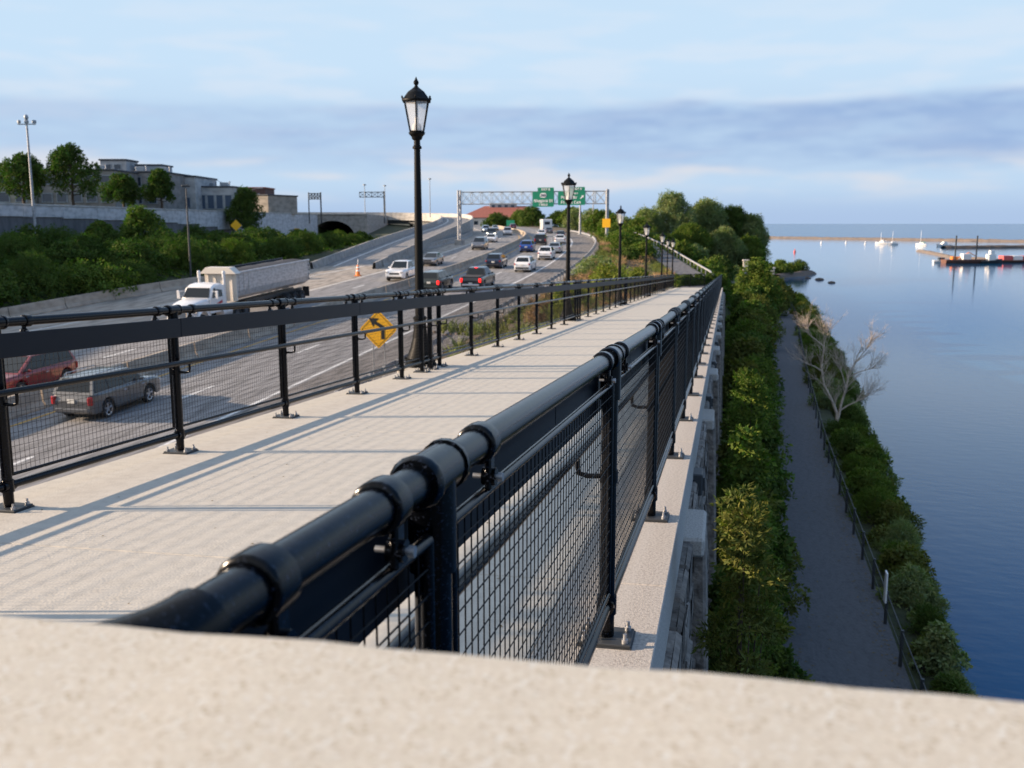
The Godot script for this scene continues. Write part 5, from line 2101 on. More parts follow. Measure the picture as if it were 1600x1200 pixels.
func wheel_set(t: Node3D, x: float, z: float, r: float, w: float, dual: bool):
	var side_b := Basis(Vector3(0, 0, 1), -PI / 2)
	for sd in [-1.0, 1.0]:
		var g := G.new()
		g.lathe([Vector2(r * 0.55, -w / 2), Vector2(r * 0.92, -w / 2), Vector2(r, -w * 0.36), Vector2(r, w * 0.36), Vector2(r * 0.92, w / 2), Vector2(r * 0.55, w / 2)], Vector3.ZERO, 22, side_b)
		var o := put(t, "wheel", g, M.tyre)
		o.position = Vector3(sd * x, r, z)
		g = G.new()
		g.lathe([Vector2(0.001, -0.02), Vector2(r * 0.2, -0.02), Vector2(r * 0.25, -0.1 if dual else 0.06), Vector2(r * 0.5, -0.1 if dual else 0.06), Vector2(r * 0.56, w * 0.42)], Vector3.ZERO, 18, side_b * Basis.from_scale(Vector3(1, sd, 1)))
		put(o, "rim", g, M.rim)


func camper(at: Vector3, turn: float):
	var t := thing("camper", "tall white camper far up the road, left of the second lamp post", "camper", at, turn, "traffic driving away on the highway")
	var g := G.new()
	g.box(Vector3(0, 1.95, 0.6), Vector3(2.4, 2.6, 5.6), Basis.IDENTITY, 0.12)
	g.box(Vector3(0, 2.75, -2.7), Vector3(2.3, 1.0, 1.2), Basis.IDENTITY, 0.15)
	put(t, "box_body", g, M.truck_white)
	g = G.new()
	g.box(Vector3(0, 1.2, -3.1), Vector3(2.1, 1.1, 2.0), Basis.IDENTITY, 0.15)
	put(t, "cab", g, M.truck_white)
	g = G.new()
	g.box(Vector3(0, 2.3, 3.42), Vector3(1.3, 0.7, 0.04), Basis.IDENTITY, 0.01)
	put(t, "rear_window", g, M.car_glass)
	g = G.new()
	g.box(Vector3(0, 0.62, 3.4), Vector3(2.3, 0.24, 0.16), Basis.IDENTITY, 0.04)
	put(t, "rear_bumper", g, M.black_plastic)
	for sd in [-1.0, 1.0]:
		g = G.new()
		g.box(Vector3(sd * 1.05, 1.1, 3.41), Vector3(0.16, 0.4, 0.06), Basis.IDENTITY, 0.02)
		put(t, "tail_light", g, M.tail_red)
	wheel_set(t, 1.0, 2.0, 0.4, 0.3, true)
	wheel_set(t, 1.0, -2.9, 0.4, 0.28, false)


# tractor with a long aluminium dump trailer; forward is local -z, the front bumper at z = -9
func dump_truck(at: Vector3, turn: float):
	var t := thing("dump_truck", "white truck tractor pulling a silver dump trailer, left of the first lamp post", "truck", at, turn, "traffic coming towards the camera")
	t.rotation.x = 0.039 * cos(turn)
	t.scale = Vector3(0.96, 0.91, 1.0)
	# hood, narrowing to the grille
	var rows := []
	for k in 6:
		var f := k / 5.0
		var z := lerpf(-6.6, -8.85, f)
		var w := lerpf(1.02, 0.78, f)
		var top := lerpf(2.05, 1.72, f * f)
		var low := 0.75
		rows.append(PackedVector3Array([Vector3(w, low, z), Vector3(w, top - 0.22, z), Vector3(w * 0.86, top - 0.05, z), Vector3(0, top, z), Vector3(-w * 0.86, top - 0.05, z), Vector3(-w, top - 0.22, z), Vector3(-w, low, z)]))
	var g := G.new()
	g.grid(rows, false, true)
	var front: PackedVector3Array = rows[5]
	for k in 6:
		g.tri_to(Vector3(0, 1.1, -8.85), front[k], front[k + 1], Vector3(0, 0, -1))
	for sd in [-1.0, 1.0]:
		var fr := []
		for k in 9:
			var a := PI * k / 8.0
			fr.append(PackedVector3Array([Vector3(sd * 1.22, 0.55 + 0.66 * sin(a), -7.85 + 0.66 * cos(a)), Vector3(sd * 0.75, 0.58 + 0.7 * sin(a), -7.85 + 0.7 * cos(a))]))
		g.grid(fr, false, sd > 0)
	put(t, "hood", g, M.truck_white)
	# cab
	g = G.new()
	var cab := []
	for q in [[-6.75, 0.9, 1.9], [-6.7, 0.9, 2.0], [-6.25, 0.9, 2.78], [-5.9, 0.9, 2.95], [-5.2, 0.9, 3.0], [-4.75, 0.9, 2.9]]:
		var w := 1.12
		cab.append(PackedVector3Array([Vector3(w, q[1], q[0]), Vector3(w, 1.95, q[0]), Vector3(w * 0.93, q[2] - 0.1, q[0]), Vector3(w * 0.8, q[2], q[0]), Vector3(0, q[2] + 0.05, q[0]), Vector3(-w * 0.8, q[2], q[0]), Vector3(-w * 0.93, q[2] - 0.1, q[0]), Vector3(-w, 1.95, q[0]), Vector3(-w, q[1], q[0])]))
	g.grid(cab, false, false, true)
	for k in 8:
		g.tri_to(Vector3(0, 1.6, -4.75), cab[5][k], cab[5][k + 1], Vector3(0, 0, 1))
		g.tri_to(Vector3(0, 1.5, -6.75), cab[0][k], cab[0][k + 1], Vector3(0, 0, -1))
	put(t, "cab", g, M.truck_white)
	g = G.new()
	g.quad_to(Vector3(1.0, 2.08, -6.72), Vector3(-1.0, 2.08, -6.72), Vector3(-0.88, 2.74, -6.33), Vector3(0.88, 2.74, -6.33), Vector3(0, 0.4, -1))
	put(t, "windshield", g, M.car_glass)
	for sd in [-1.0, 1.0]:
		g = G.new()
		g.quad_to(Vector3(sd * 1.13, 2.0, -6.5), Vector3(sd * 1.13, 2.0, -5.1), Vector3(sd * 1.05, 2.72, -5.1), Vector3(sd * 1.05, 2.72, -6.15), Vector3(sd, 0.1, 0))
		put(t, "side_window", g, M.car_glass)
		g = G.new()
		g.lathe([Vector2(0.09, 1.2), Vector2(0.09, 3.3), Vector2(0.12, 3.32), Vector2(0.12, 3.75), Vector2(0.08, 3.85)], Vector3(sd * 0.98, 0, -4.55), 10)
		put(t, "exhaust_stack", g, M.truck_white)
		g = G.new()
		g.box(Vector3(sd * 1.5, 2.25, -6.5), Vector3(0.2, 0.62, 0.1), Basis.IDENTITY, 0.03)
		g.rod(Vector3(sd * 1.1, 2.5, -6.45), Vector3(sd * 1.5, 2.5, -6.5), 0.02, 5)
		put(t, "mirror", g, M.truck_white)
		g = G.new()
		g.box(Vector3(sd * 0.98, 1.22, -8.5), Vector3(0.3, 0.24, 0.3), Basis.IDENTITY, 0.06)
		put(t, "headlight", g, M.head_clear)
		g = G.new()
		g.prism(PackedVector2Array([Vector2(-5.2, 1.75), Vector2(-6.5, 1.42), Vector2(-8.0, 1.3), Vector2(-8.0, 1.2), Vector2(-6.5, 1.28), Vector2(-5.2, 1.55)]), 0.012, Transform3D(Basis(Vector3(0, 0, 1), Vector3(0, 1, 0), Vector3(-1, 0, 0)), Vector3(sd * 1.135, 0, 0)))
		put(t, "red_stripe", g, M.red_paint)
		g = G.new()
		g.rod(Vector3(sd * 1.0, 0.75, -5.4), Vector3(sd * 1.0, 0.75, -4.2), 0.33, 14)
		put(t, "fuel_tank", g, M.aluminium)
	g = G.new()
	g.box(Vector3(0, 1.25, -8.87), Vector3(1.1, 0.85, 0.08), Basis.IDENTITY, 0.05)
	put(t, "grille", g, M.chrome)
	g = G.new()
	g.box(Vector3(0, 0.55, -8.9), Vector3(2.3, 0.34, 0.25), Basis.IDENTITY, 0.07)
	put(t, "front_bumper", g, M.truck_white)
	g = G.new()
	for sd in [-0.4, 0.4]:
		g.box(Vector3(sd, 0.85, -4.0), Vector3(0.14, 0.26, 9.4))
		g.box(Vector3(sd, 0.95, 4.2), Vector3(0.14, 0.3, 9.6))
	put(t, "frame", g, M.dark_steel)
	# trailer tub
	var tub := []
	for q in [[-3.2, 3.55, 0.0], [-2.9, 3.58, 0.0], [3.0, 3.55, 0.0], [8.9, 3.5, 0.0]]:
		var bot := 1.42
		var w := 1.24
		var row := PackedVector3Array([Vector3(w * 0.88, q[1], q[0]), Vector3(w, q[1], q[0]), Vector3(w, bot + 0.75, q[0]), Vector3(w * 0.9, bot + 0.3, q[0]), Vector3(w * 0.55, bot, q[0]), Vector3(-w * 0.55, bot, q[0]), Vector3(-w * 0.9, bot + 0.3, q[0]), Vector3(-w, bot + 0.75, q[0]), Vector3(-w, q[1], q[0]), Vector3(-w * 0.88, q[1], q[0])])
		tub.append(row)
	g = G.new()
	g.grid(tub, false, true, true)
	for e in [0, 3]:
		for k in 9:
			g.tri_to(Vector3(0, 2.4, tub[e][0].z), tub[e][k], tub[e][k + 1], Vector3(0, 0, -1 if e == 0 else 1))
	put(t, "trailer_tub", g, M.aluminium)
	for z in [-2.9, -2.2, -1.5, 8.75]:
		for sd in [-1.0, 1.0]:
			g = G.new()
			g.box(Vector3(sd * 1.255, 2.75, z), Vector3(0.05, 1.5, 0.1), Basis.IDENTITY, 0.015)
			put(t, "tub_rib", g, M.aluminium)
	g = G.new()
	for sd in [-1.0, 1.0]:
		g.box(Vector3(sd * 1.24, 3.55, 2.85), Vector3(0.16, 0.16, 12.2), Basis.IDENTITY, 0.03)
	put(t, "top_rail", g, M.aluminium)
	# front shield with sloping cap
	g = G.new()
	g.prism(PackedVector2Array([Vector2(-1.25, 1.4), Vector2(1.25, 1.4), Vector2(1.25, 3.5), Vector2(-1.25, 3.5)]), 0.14, Transform3D(Basis.IDENTITY, Vector3(0, 0, -3.3)))
	g.prism(PackedVector2Array([Vector2(-1.45, 3.52), Vector2(1.45, 3.52), Vector2(0.95, 4.0), Vector2(-0.95, 4.0)]), 0.8, Transform3D(Basis.IDENTITY, Vector3(0, 0, -3.3)))
	put(t, "front_shield", g, M.cream)
	for x in [-0.95, -0.35, 0.35, 0.95]:
		g = G.new()
		g.box(Vector3(x, 2.4, -3.4), Vector3(0.09, 2.0, 0.07), Basis.IDENTITY, 0.015)
		put(t, "shield_rib", g, M.cream)
	g = G.new()
	rows = []
	for k in 9:
		var z := lerpf(-2.8, 8.7, k / 8.0)
		rows.append(PackedVector3Array([Vector3(1.05, 3.5, z), Vector3(0.5, 3.62 + 0.05 * (k % 2), z), Vector3(0, 3.66 + 0.06 * (k % 2), z), Vector3(-0.5, 3.62, z), Vector3(-1.05, 3.5, z)]))
	g.grid(rows, false, false)
	g.rod(Vector3(1.12, 3.68, -2.8), Vector3(1.12, 3.68, 8.7), 0.09, 8)
	put(t, "tarp", g, M.tarp)
	for k in 4:
		g = G.new()
		g.box(Vector3(-1.255, 1.9 + 0.4 * k, 8.8), Vector3(0.06, 0.09, 0.2), Basis.IDENTITY, 0.01)
		g.box(Vector3(1.255, 1.9 + 0.4 * k, 8.8), Vector3(0.06, 0.09, 0.2), Basis.IDENTITY, 0.01)
		put(t, "tailgate_latch", g, M.dark_steel)
	g = G.new()
	for sd in [-1.0, 1.0]:
		g.box(Vector3(sd * 0.95, 0.75, 8.7), Vector3(0.6, 0.9, 0.03))
	put(t, "mud_flap", g, M.black_plastic)
	wheel_set(t, 1.02, -7.85, 0.5, 0.32, false)
	for z in [-3.3, -2.0, 5.0, 6.25, 7.5]:
		wheel_set(t, 0.95, z, 0.5, 0.56, true)


# ---------------------------------------------------------------- plants
func leaf_shape(g: G, base: Vector3, dir: Vector3, nrm: Vector3, l: float, w: float):
	var side := dir.cross(nrm).normalized() * w
	var mid := base + dir * l * 0.45
	var dip := nrm * l * 0.12
	var tip := base + dir * l - dip
	g.tri_to(base, mid + side, tip, nrm)
	g.tri_to(base, tip, mid - side, nrm)


func make_sprigs():
	var r := RandomNumberGenerator.new()
	for spec in [["broad", 9, 0.62, 0.2], ["fine", 14, 0.55, 0.085], ["long", 9, 0.95, 0.06]]:
		for v in 3:
			r.seed = 100 + v + int(spec[1])
			var g := G.new()
			for k in spec[1]:
				var a := r.randf() * TAU
				var e := r.randf_range(-0.25, 1.2)
				var dir := Vector3(cos(a) * cos(e), sin(e), sin(a) * cos(e))
				var nrm := (Vector3.UP * 1.0 + Vector3(r.randf_range(-0.7, 0.7), r.randf_range(-0.2, 0.5), r.randf_range(-0.7, 0.7)))
				nrm = (nrm - dir * nrm.dot(dir)).normalized()
				var b := dir * r.randf_range(0.05, 0.5) + Vector3(r.randf_range(-0.2, 0.2), r.randf_range(-0.2, 0.2), r.randf_range(-0.2, 0.2))
				leaf_shape(g, b, dir, nrm, spec[2] * r.randf_range(0.75, 1.2), spec[3])
			sprig["%s%d" % [spec[0], v]] = g.done()
	for v in 2:
		r.seed = 300 + v
		var g := G.new()
		for k in 13:
			var a := r.randf() * TAU
			var lean := r.randf_range(0.1, 0.6)
			var p := Vector3(r.randf_range(-0.15, 0.15), 0, r.randf_range(-0.15, 0.15))
			var dir := Vector3(cos(a) * lean, 1, sin(a) * lean).normalized()
			var l := r.randf_range(0.5, 1.0)
			var side := dir.cross(Vector3(cos(a + 1), 0.2, sin(a + 1))).normalized() * 0.022
			var m := p + dir * l * 0.6
			var tip := p + dir * l + Vector3(cos(a), -0.3, sin(a)) * lean * l * 0.4
			var nn := Vector3(cos(a), 0.6, sin(a))
			g.tri_to(p - side, p + side, m + side * 0.8, nn)
			g.tri_to(p - side, m + side * 0.8, m - side * 0.8, nn)
			g.tri_to(m - side * 0.8, m + side * 0.8, tip, nn)
		sprig["tuft%d" % v] = g.done()


func scatter(parent: Node, called: String, mesh: Mesh, mat: Material, xf: Array, tints: Array) -> MultiMeshInstance3D:
	var mm := MultiMesh.new()
	mm.transform_format = MultiMesh.TRANSFORM_3D
	mm.use_colors = true
	mm.mesh = mesh
	mm.instance_count = xf.size()
	for k in xf.size():
		mm.set_instance_transform(k, xf[k])
		mm.set_instance_color(k, tints[k])
	var o := MultiMeshInstance3D.new()
	o.multimesh = mm
	o.material_override = mat
	var k := 0
	var nm := called
	while parent.has_node(NodePath(nm)):
		k += 1
		nm = "%s_%03d" % [called, k]
	o.name = nm
	parent.add_child(o, true)
	return o


func upright(dir: Vector3, spin: float, s: float) -> Basis:
	var y := dir.normalized()
	var x := y.cross(Vector3(0.31, 0.2, 0.93)).normalized()
	var b := Basis(x, y, x.cross(y)) * Basis(Vector3.UP, spin)
	return b.scaled(Vector3(s, s, s))


func tint(r: RandomNumberGenerator, spread := 0.3) -> Color:
	var v := 1.0 + r.randf_range(-spread, spread)
	var w := r.randf_range(-0.12, 0.16)
	return Color(clampf(v * (1.0 + w), 0, 2), clampf(v, 0, 2), clampf(v * (1.0 - w), 0, 2))


# plant of leaf clumps: h height, rx crown radius, low where the crown starts, fill 0 shell .. 1 column
func plant(o: Dictionary) -> Node3D:
	var r := RandomNumberGenerator.new()
	r.seed = o.seed
	var t := thing(o.name, o.label, o.cat, o.at, 0.0, o.get("group", ""))
	var h: float = o.h
	var rx: float = o.rx
	var low: float = o.get("low", 0.1)
	var nc: int = o.get("clumps", 16)
	var n: int = o.n
	var sc: float = o.scale
	var kind: String = o.get("leaf", "broad")
	var top_bias: float = o.get("round", 0.55)
	var cs := []
	for k in nc:
		var f := (k + 0.5) / nc
		var u := pow(f, 0.75)
		var env := sin(PI * pow(lerpf(0.12, 0.97, u), top_bias * 1.35)) * 0.95 + 0.1
		var a := k * 2.4 + r.randf_range(-0.5, 0.5)
		var rad := rx * env * sqrt(r.randf_range(0.12, 0.75))
		var cr: float = rx * r.randf_range(0.3, 0.48) * o.get("clump", 1.0)
		var y := lerpf(h * low, h - cr * 0.75, u)
		cs.append([Vector3(cos(a) * rad, y, sin(a) * rad) + Vector3(r.randf_range(-1, 1), 0, r.randf_range(-1, 1)) * rx * 0.1, cr])
	var xs := [[], [], []]
	var ts := [[], [], []]
	for k in n:
		var c: Array = cs[r.randi() % nc]
		var dir := Vector3(r.randfn(), r.randfn() * 0.85 + 0.25, r.randfn())
		if dir.length() < 0.1:
			dir = Vector3.UP
		dir = dir.normalized()
		var p: Vector3 = c[0] + dir * c[1] * lerpf(0.45, 1.12, sqrt(r.randf()))
		if p.y < 0.02:
			continue
		var q := k % 3
		var ax := dir + Vector3(r.randf_range(-0.5, 0.5), r.randf_range(-0.2, 0.6), r.randf_range(-0.5, 0.5))
		if o.get("droop", false):
			ax = dir * 0.6 + Vector3(r.randf_range(-0.4, 0.4), -0.5, r.randf_range(-0.4, 0.4))
		xs[q].append(Transform3D(upright(ax, r.randf() * TAU, sc * r.randf_range(0.7, 1.3)), p))
		ts[q].append(tint(r, o.get("spread", 0.28)))
	for q in 3:
		var m := scatter(t, "foliage", sprig["%s%d" % [kind, q]], M[o.mat], xs[q], ts[q])
		tag(m, "", "", "", "stuff")
	var g := G.new()
	var tr: float = o.get("trunk", 0.05)
	var forks: int = o.get("stems", 4)
	if low > 0.16:
		var bend := Vector3(r.randf_range(-0.1, 0.1) * rx, 0, r.randf_range(-0.1, 0.1) * rx)
		g.tube([Vector3(0, -0.3, 0), Vector3(0, h * low * 0.5, 0) + bend, Vector3(0, h * (low + 0.25), 0), Vector3(0, h * 0.8, 0)], [tr * 1.25, tr, tr * 0.75, tr * 0.3], 8)
		for c in cs:
			var p: Vector3 = c[0]
			var s := Vector3(0, minf(p.y * 0.7, h * 0.7), 0)
			g.tube([s, s.lerp(p, 0.5) + Vector3(0, -0.05 * h * 0.3, 0), p], [tr * 0.45, tr * 0.28, tr * 0.1], 5)
	else:
		for k in mini(forks + 3, nc):
			var p: Vector3 = cs[(k * 5) % nc][0]
			g.tube([Vector3(p.x * 0.15, -0.2, p.z * 0.15), p * Vector3(0.6, 0.5, 0.6), p], [tr, tr * 0.7, tr * 0.25], 5)
	put(t, "trunk" if low > 0.16 else "stems", g, M.bark)
	return t


func ground_left(x: float, d: float) -> float:
	var r := land_row(d)
	for k in range(9, r.size() - 1):
		if x <= r[k].x and x >= r[k + 1].x:
			return lerpf(r[k].y, r[k + 1].y, (x - r[k].x) / (r[k + 1].x - r[k].x))
	return r[8].y


func nth(k: int) -> String:
	var ones := ["first", "second", "third", "fourth", "fifth", "sixth", "seventh", "eighth", "ninth", "tenth", "eleventh", "twelfth", "thirteenth", "fourteenth", "fifteenth", "sixteenth", "seventeenth", "eighteenth", "nineteenth"]
	var tens := ["", "", "twenty", "thirty", "forty", "fifty"]
	var n := k + 1
	if n < 20:
		return ones[n - 1]
	if n % 10 == 0:
		return tens[n / 10].trim_suffix("y") + "ieth"
	return tens[n / 10] + "-" + ones[n % 10 - 1]


func build_plants():
	make_sprigs()
	var r := RandomNumberGenerator.new()
	r.seed = 9
	# saplings and shrubs between the stone wall and the lower trail
	var row := [
		[0.16, 5.3, 8.1, 0.3, 1500, 0.085, "leaf_olive", "tall sapling nearest the camera against the stone wall, its top leaves in the sun"],
		[0.2, 11.2, 5.4, 0.5, 1300, 0.13, "leaf_dark", "dark shrub against the wall directly behind the nearest sunlit sapling"],
		[0.27, 9.0, 7.68, 0.26, 1100, 0.085, "leaf_mid", "thin sapling against the wall between the two taller ones"],
		[0.3, 7.2, 6.2, 0.42, 1300, 0.11, "leaf_olive", ""],
		[0.5, 14.8, 5.3, 0.55, 1300, 0.13, "leaf_mid", ""],
		[0.35, 16.4, 5.9, 0.6, 1300, 0.14, "leaf_olive", ""],
		[0.36, 13.0, 7.6, 0.4, 1500, 0.1, "leaf_mid", "second tall sapling along the wall whose yellowish tip catches the sun"],
		[0.62, 18.4, 5.9, 0.65, 1400, 0.14, "leaf_dark", ""],
		[0.5, 21.3, 5.6, 0.8, 1500, 0.15, "leaf_olive", ""],
		[0.75, 24.6, 5.2, 0.9, 1500, 0.16, "leaf_dark", ""],
		[0.95, 28.3, 5.2, 1.0, 1500, 0.17, "leaf_mid", ""],
		[0.7, 32.5, 5.0, 1.1, 1500, 0.18, "leaf_olive", ""],
		[1.2, 37.0, 4.6, 1.2, 1500, 0.2, "leaf_mid", ""],
		[1.0, 42.0, 4.6, 1.3, 1500, 0.21, "leaf_olive", ""],
		[1.4, 47.5, 4.3, 1.4, 1400, 0.22, "leaf_dark", ""],
		[1.2, 53.5, 4.2, 1.4, 1400, 0.24, "leaf_mid", ""],
		[1.7, 60.0, 4.2, 1.6, 1400, 0.26, "leaf_olive", ""],
		[1.6, 67.0, 4.2, 1.7, 1400, 0.28, "leaf_mid", ""],
		[2.2, 75.0, 4.0, 1.9, 1400, 0.3, "leaf_olive", ""],
		[2.4, 83.0, 4.0, 2.0, 1400, 0.32, "leaf_dark", ""],
		[2.9, 92.5, 6.2, 2.1, 1600, 0.36, "leaf_mid", "bright yellow-green shrub in the sun at the far end of the wall"],
		[4.2, 103.0, 3.6, 2.0, 1200, 0.36, "leaf_olive", ""],
		[1.4, 104.0, 3.2, 1.8, 1100, 0.36, "leaf_mid", ""],
		[5.0, 114.0, 3.2, 2.2, 1200, 0.4, "leaf_olive", ""],
	]
	for k in row.size():
		var p: Array = row[k]
		plant({"name": "wall_shrub", "label": p[7] if p[7] else "leafy shrub between stone wall and lower trail, %s in the row from the camera" % nth(k), "cat": "shrub", "group": "shrubs between the wall and the lower trail", "at": Vector3(p[0], 2.95, -p[1]), "h": p[2], "rx": p[3], "low": 0.45 if p[2] > 7.0 else 0.1, "clumps": 34 if p[2] > 5.0 else 22, "clump": 0.95, "n": p[4], "scale": p[5] * [0.8, 1.15, 0.95, 1.3][k % 4], "mat": p[6], "spread": 0.42, "seed": 500 + k, "leaf": "broad" if k % 3 else "fine", "trunk": 0.03})
	for k in 17:
		var d := 10.5 + 3.0 * k
		plant({"name": "trailside_bush", "label": "low bush at the left edge of the lower trail, %s from the camera" % nth(k), "cat": "bush", "group": "low bushes along the left edge of the trail", "at": Vector3(trail_x(d) - 2.95 + r.randf_range(-0.2, 0.2), 3.0, -d), "h": r.randf_range(1.3, 2.4), "rx": r.randf_range(0.5, 0.75), "clumps": 12, "n": 560, "scale": 0.15, "mat": ["leaf_mid", "leaf_olive", "leaf_dark"][k % 3], "seed": 600 + k})
	# bushes on the bank between the trail and the lake
	var d := 12.0
	var k := 0
	while d < 128.0:
		var near := 0.1 + 0.0018 * d
		var x0 := trail_x(d)
		var x1 := shore_x(d)
		for j in 2:
			var rx := (r.randf_range(0.5, 0.72) if d > 24.0 else 0.42) + d * 0.0045
			var x: float = [x0 + 0.55 + rx * 0.35, x1 - 0.75 - rx * 0.75][j] + r.randf_range(-0.12, 0.12)
			var f := (x - x0) / (x1 - x0)
			if absf(d - 47.8) < 2.2 and absf(x - 5.6) < 1.2:
				continue
			plant({"name": "bank_bush", "label": "leafy bush on the lake bank, on its %s side, %s from the camera" % [["trail", "water"][j], nth(k)], "cat": "bush", "group": "bushes on the bank of the lake", "at": Vector3(x, lerpf(2.95, 0.5, clampf(f * 1.2 - 0.2, 0, 1)), -d + j * 0.8), "h": r.randf_range(0.75, 1.5) + 0.4 * j, "rx": rx, "clumps": 13, "clump": r.randf_range(0.75, 1.1), "n": 620 if d < 60 else 430, "scale": (0.12 + 0.0017 * d) * r.randf_range(0.85, 1.25), "mat": ["leaf_mid", "leaf_olive", "leaf_dark", "leaf_mid", "leaf_willow"][(k * 2 + j * 3 + k / 3) % 5], "leaf": ["broad", "long", "fine"][(k + j) % 3], "seed": 700 + k * 2 + j})
		d += 1.75 + d * 0.012
		k += 1
	dead_tree()
	for q in 5:
		plant({"name": "end_bush", "label": "low dark bush behind the fence at the walkway's far end, %s from the left" % nth(q), "cat": "bush", "group": "low bushes behind the walkway's end", "at": Vector3(-4.6 + 1.05 * q, path_y(94.5 + q * 0.6) - 0.2, -94.2 - q * 0.7), "h": 1.15, "rx": 0.75, "clumps": 10, "n": 330, "scale": 0.22, "mat": "leaf_dark" if q % 2 else "leaf_mid", "seed": 860 + q})
	# promontory
	for q in 9:
		var p: Array = [[13, 238], [15.5, 246], [18, 251], [11, 244], [8, 236], [13.5, 254], [6, 228], [3, 222], [9, 250]][q]
		plant({"name": "shore_bush", "label": "low bush on the small rocky promontory, %s from its tip" % nth([3, 1, 0, 5, 6, 2, 7, 8, 4][q]), "cat": "bush", "group": "bushes on the promontory", "at": Vector3(p[0], 0.7, -p[1]), "h": 1.6 + 0.5 * (q % 3), "rx": 2.2, "clumps": 10, "n": 300, "scale": 0.5, "mat": "leaf_mid" if q % 2 else "leaf_dark", "seed": 800 + q})
	# big trees beyond the walkway's end
	var big := [[-17.0, 6.0, 212, 9.4, 4.2, "leaf_willow", "leftmost smaller tree of the big clump beyond the walkway"], [-11.8, 4.5, 216, 14.4, 5.6, "leaf_willow", "tallest grey-green tree of the clump beyond the walkway"], [-4.6, 3.5, 222, 14.0, 5.6, "leaf_willow", "broad grey-green tree in the middle of the clump"], [1.2, 2.6, 226, 13.4, 4.8, "leaf_dark", "darker tree behind the middle of the clump"], [5.2, 2.0, 226, 12.2, 4.4, "leaf_willow", "rightmost tree of the clump, leaning over the lake"], [-7.5, 4.0, 205, 8.0, 4.2, "leaf_mid", "lower leafy tree in front of the tallest grey-green tree"], [-0.6, 2.8, 208, 8.4, 4.0, "leaf_willow", "lower grey-green tree in front of the clump's right half"], [4.5, 2.2, 212, 7.0, 3.6, "leaf_mid", "low tree at the clump's right foot near the shore"]]
	for q in big.size():
		var p: Array = big[q]
		plant({"name": "willow_tree", "label": p[6], "cat": "tree", "group": "big trees beyond the walkway", "at": Vector3(p[0], p[1], -p[2]), "h": p[3], "rx": p[4], "low": 0.17, "clumps": 44, "clump": 0.8, "n": 3400, "scale": 0.74, "mat": p[5], "leaf": "fine", "droop": q % 2 == 0, "seed": 900 + q, "trunk": 0.35})
	for q in 12:
		var dd := 118.0 + q * 7.5
		var x := path_x(dd) + 3.6 + (q % 3) * 2.2
		plant({"name": "path_bush", "label": "green bush right of the climbing path, %s from its foot" % nth(q), "cat": "bush", "group": "bushes right of the climbing path", "at": Vector3(x, maxf(path_y(dd) - 1.4 - (q % 3) * 0.8, 2.0), -dd), "h": 2.2 + 0.7 * (q % 2), "rx": 2.0, "clumps": 14, "n": 520, "scale": 0.4, "mat": ["leaf_mid", "leaf_dark", "leaf_willow"][q % 3], "seed": 950 + q})
	# dirt slope between guardrail and walkway
	var slope_plants := [[-7.6, 64, 2.3, 1.5, "leaf_pale", "round yellow-green bush left of the fourth lamp post"], [-6.7, 75, 2.1, 1.3, "leaf_pale", "yellow-green bush between the fourth and fifth lamp posts"], [-9.5, 70, 1.5, 1.6, "leaf_straw", "orange-brown dry weeds on the slope by the third lamp post"], [-11.0, 82, 1.9, 1.7, "leaf_straw", "taller orange-brown weeds higher on the slope"], [-8.6, 54, 1.1, 1.0, "leaf_willow", "greyish weed clump on the slope left of the third lamp post"], [-10.8, 58, 1.2, 1.1, "leaf_straw", "dry weed clump in the middle of the slope"], [-7.0, 44, 1.0, 0.9, "leaf_pale", "small yellow weed clump by the second lamp post"], [-12.8, 96, 2.0, 2.2, "leaf_willow", "pale weed thicket near the guardrail's bend"]]
	for q in slope_plants.size():
		var p: Array = slope_plants[q]
		plant({"name": "slope_bush", "label": p[5], "cat": "bush", "group": "bushes on the dirt slope", "at": Vector3(p[0], ground_left(p[0], p[1]) - 0.05, -p[1]), "h": p[2], "rx": p[3], "clumps": 14, "n": 620, "scale": 0.24, "mat": p[4], "leaf": "long" if p[4] == "leaf_straw" else "broad", "seed": 1000 + q})
	for q in 11:
		var dd := 126.0 + q * 5.0
		var x := lerpf(-16.0 + off(dd), path_x(dd) - 2.0, 0.55 + 0.3 * (q % 2))
		plant({"name": "hedge_bush", "label": "dark bush between guardrail and climbing path, %s from the camera" % nth(q), "cat": "bush", "group": "dark bushes between guardrail and climbing path", "at": Vector3(x, ground_left(x, dd) - 0.1, -dd), "h": 2.0 + 0.4 * (q % 3), "rx": 2.2, "clumps": 14, "n": 520, "scale": 0.36, "mat": "leaf_mid" if q % 3 else "leaf_dark", "seed": 1050 + q})
	for q in 6:
		var p: Array = [[-24, 205, 4.5], [-20.5, 200, 4.0], [-28, 215, 5.5], [-32, 232, 6.0], [-17.5, 196, 3.6], [-38, 246, 6.5]][q]
		plant({"name": "roadside_tree", "label": ["round green tree behind the orange square sign", "small tree right of the orange square sign", "tree at the foot of the thick camera pole", "tree behind the thin grey pole", "low tree left of the big clump", "tree beyond the white camper"][q], "cat": "tree", "group": "small trees past the gantry on the right", "at": Vector3(p[0], 9.6, -p[1]), "h": p[2], "rx": 3.0, "low": 0.17, "clumps": 20, "n": 1100, "scale": 0.45, "mat": "leaf_willow" if q % 2 else "leaf_mid", "seed": 1100 + q, "trunk": 0.14})
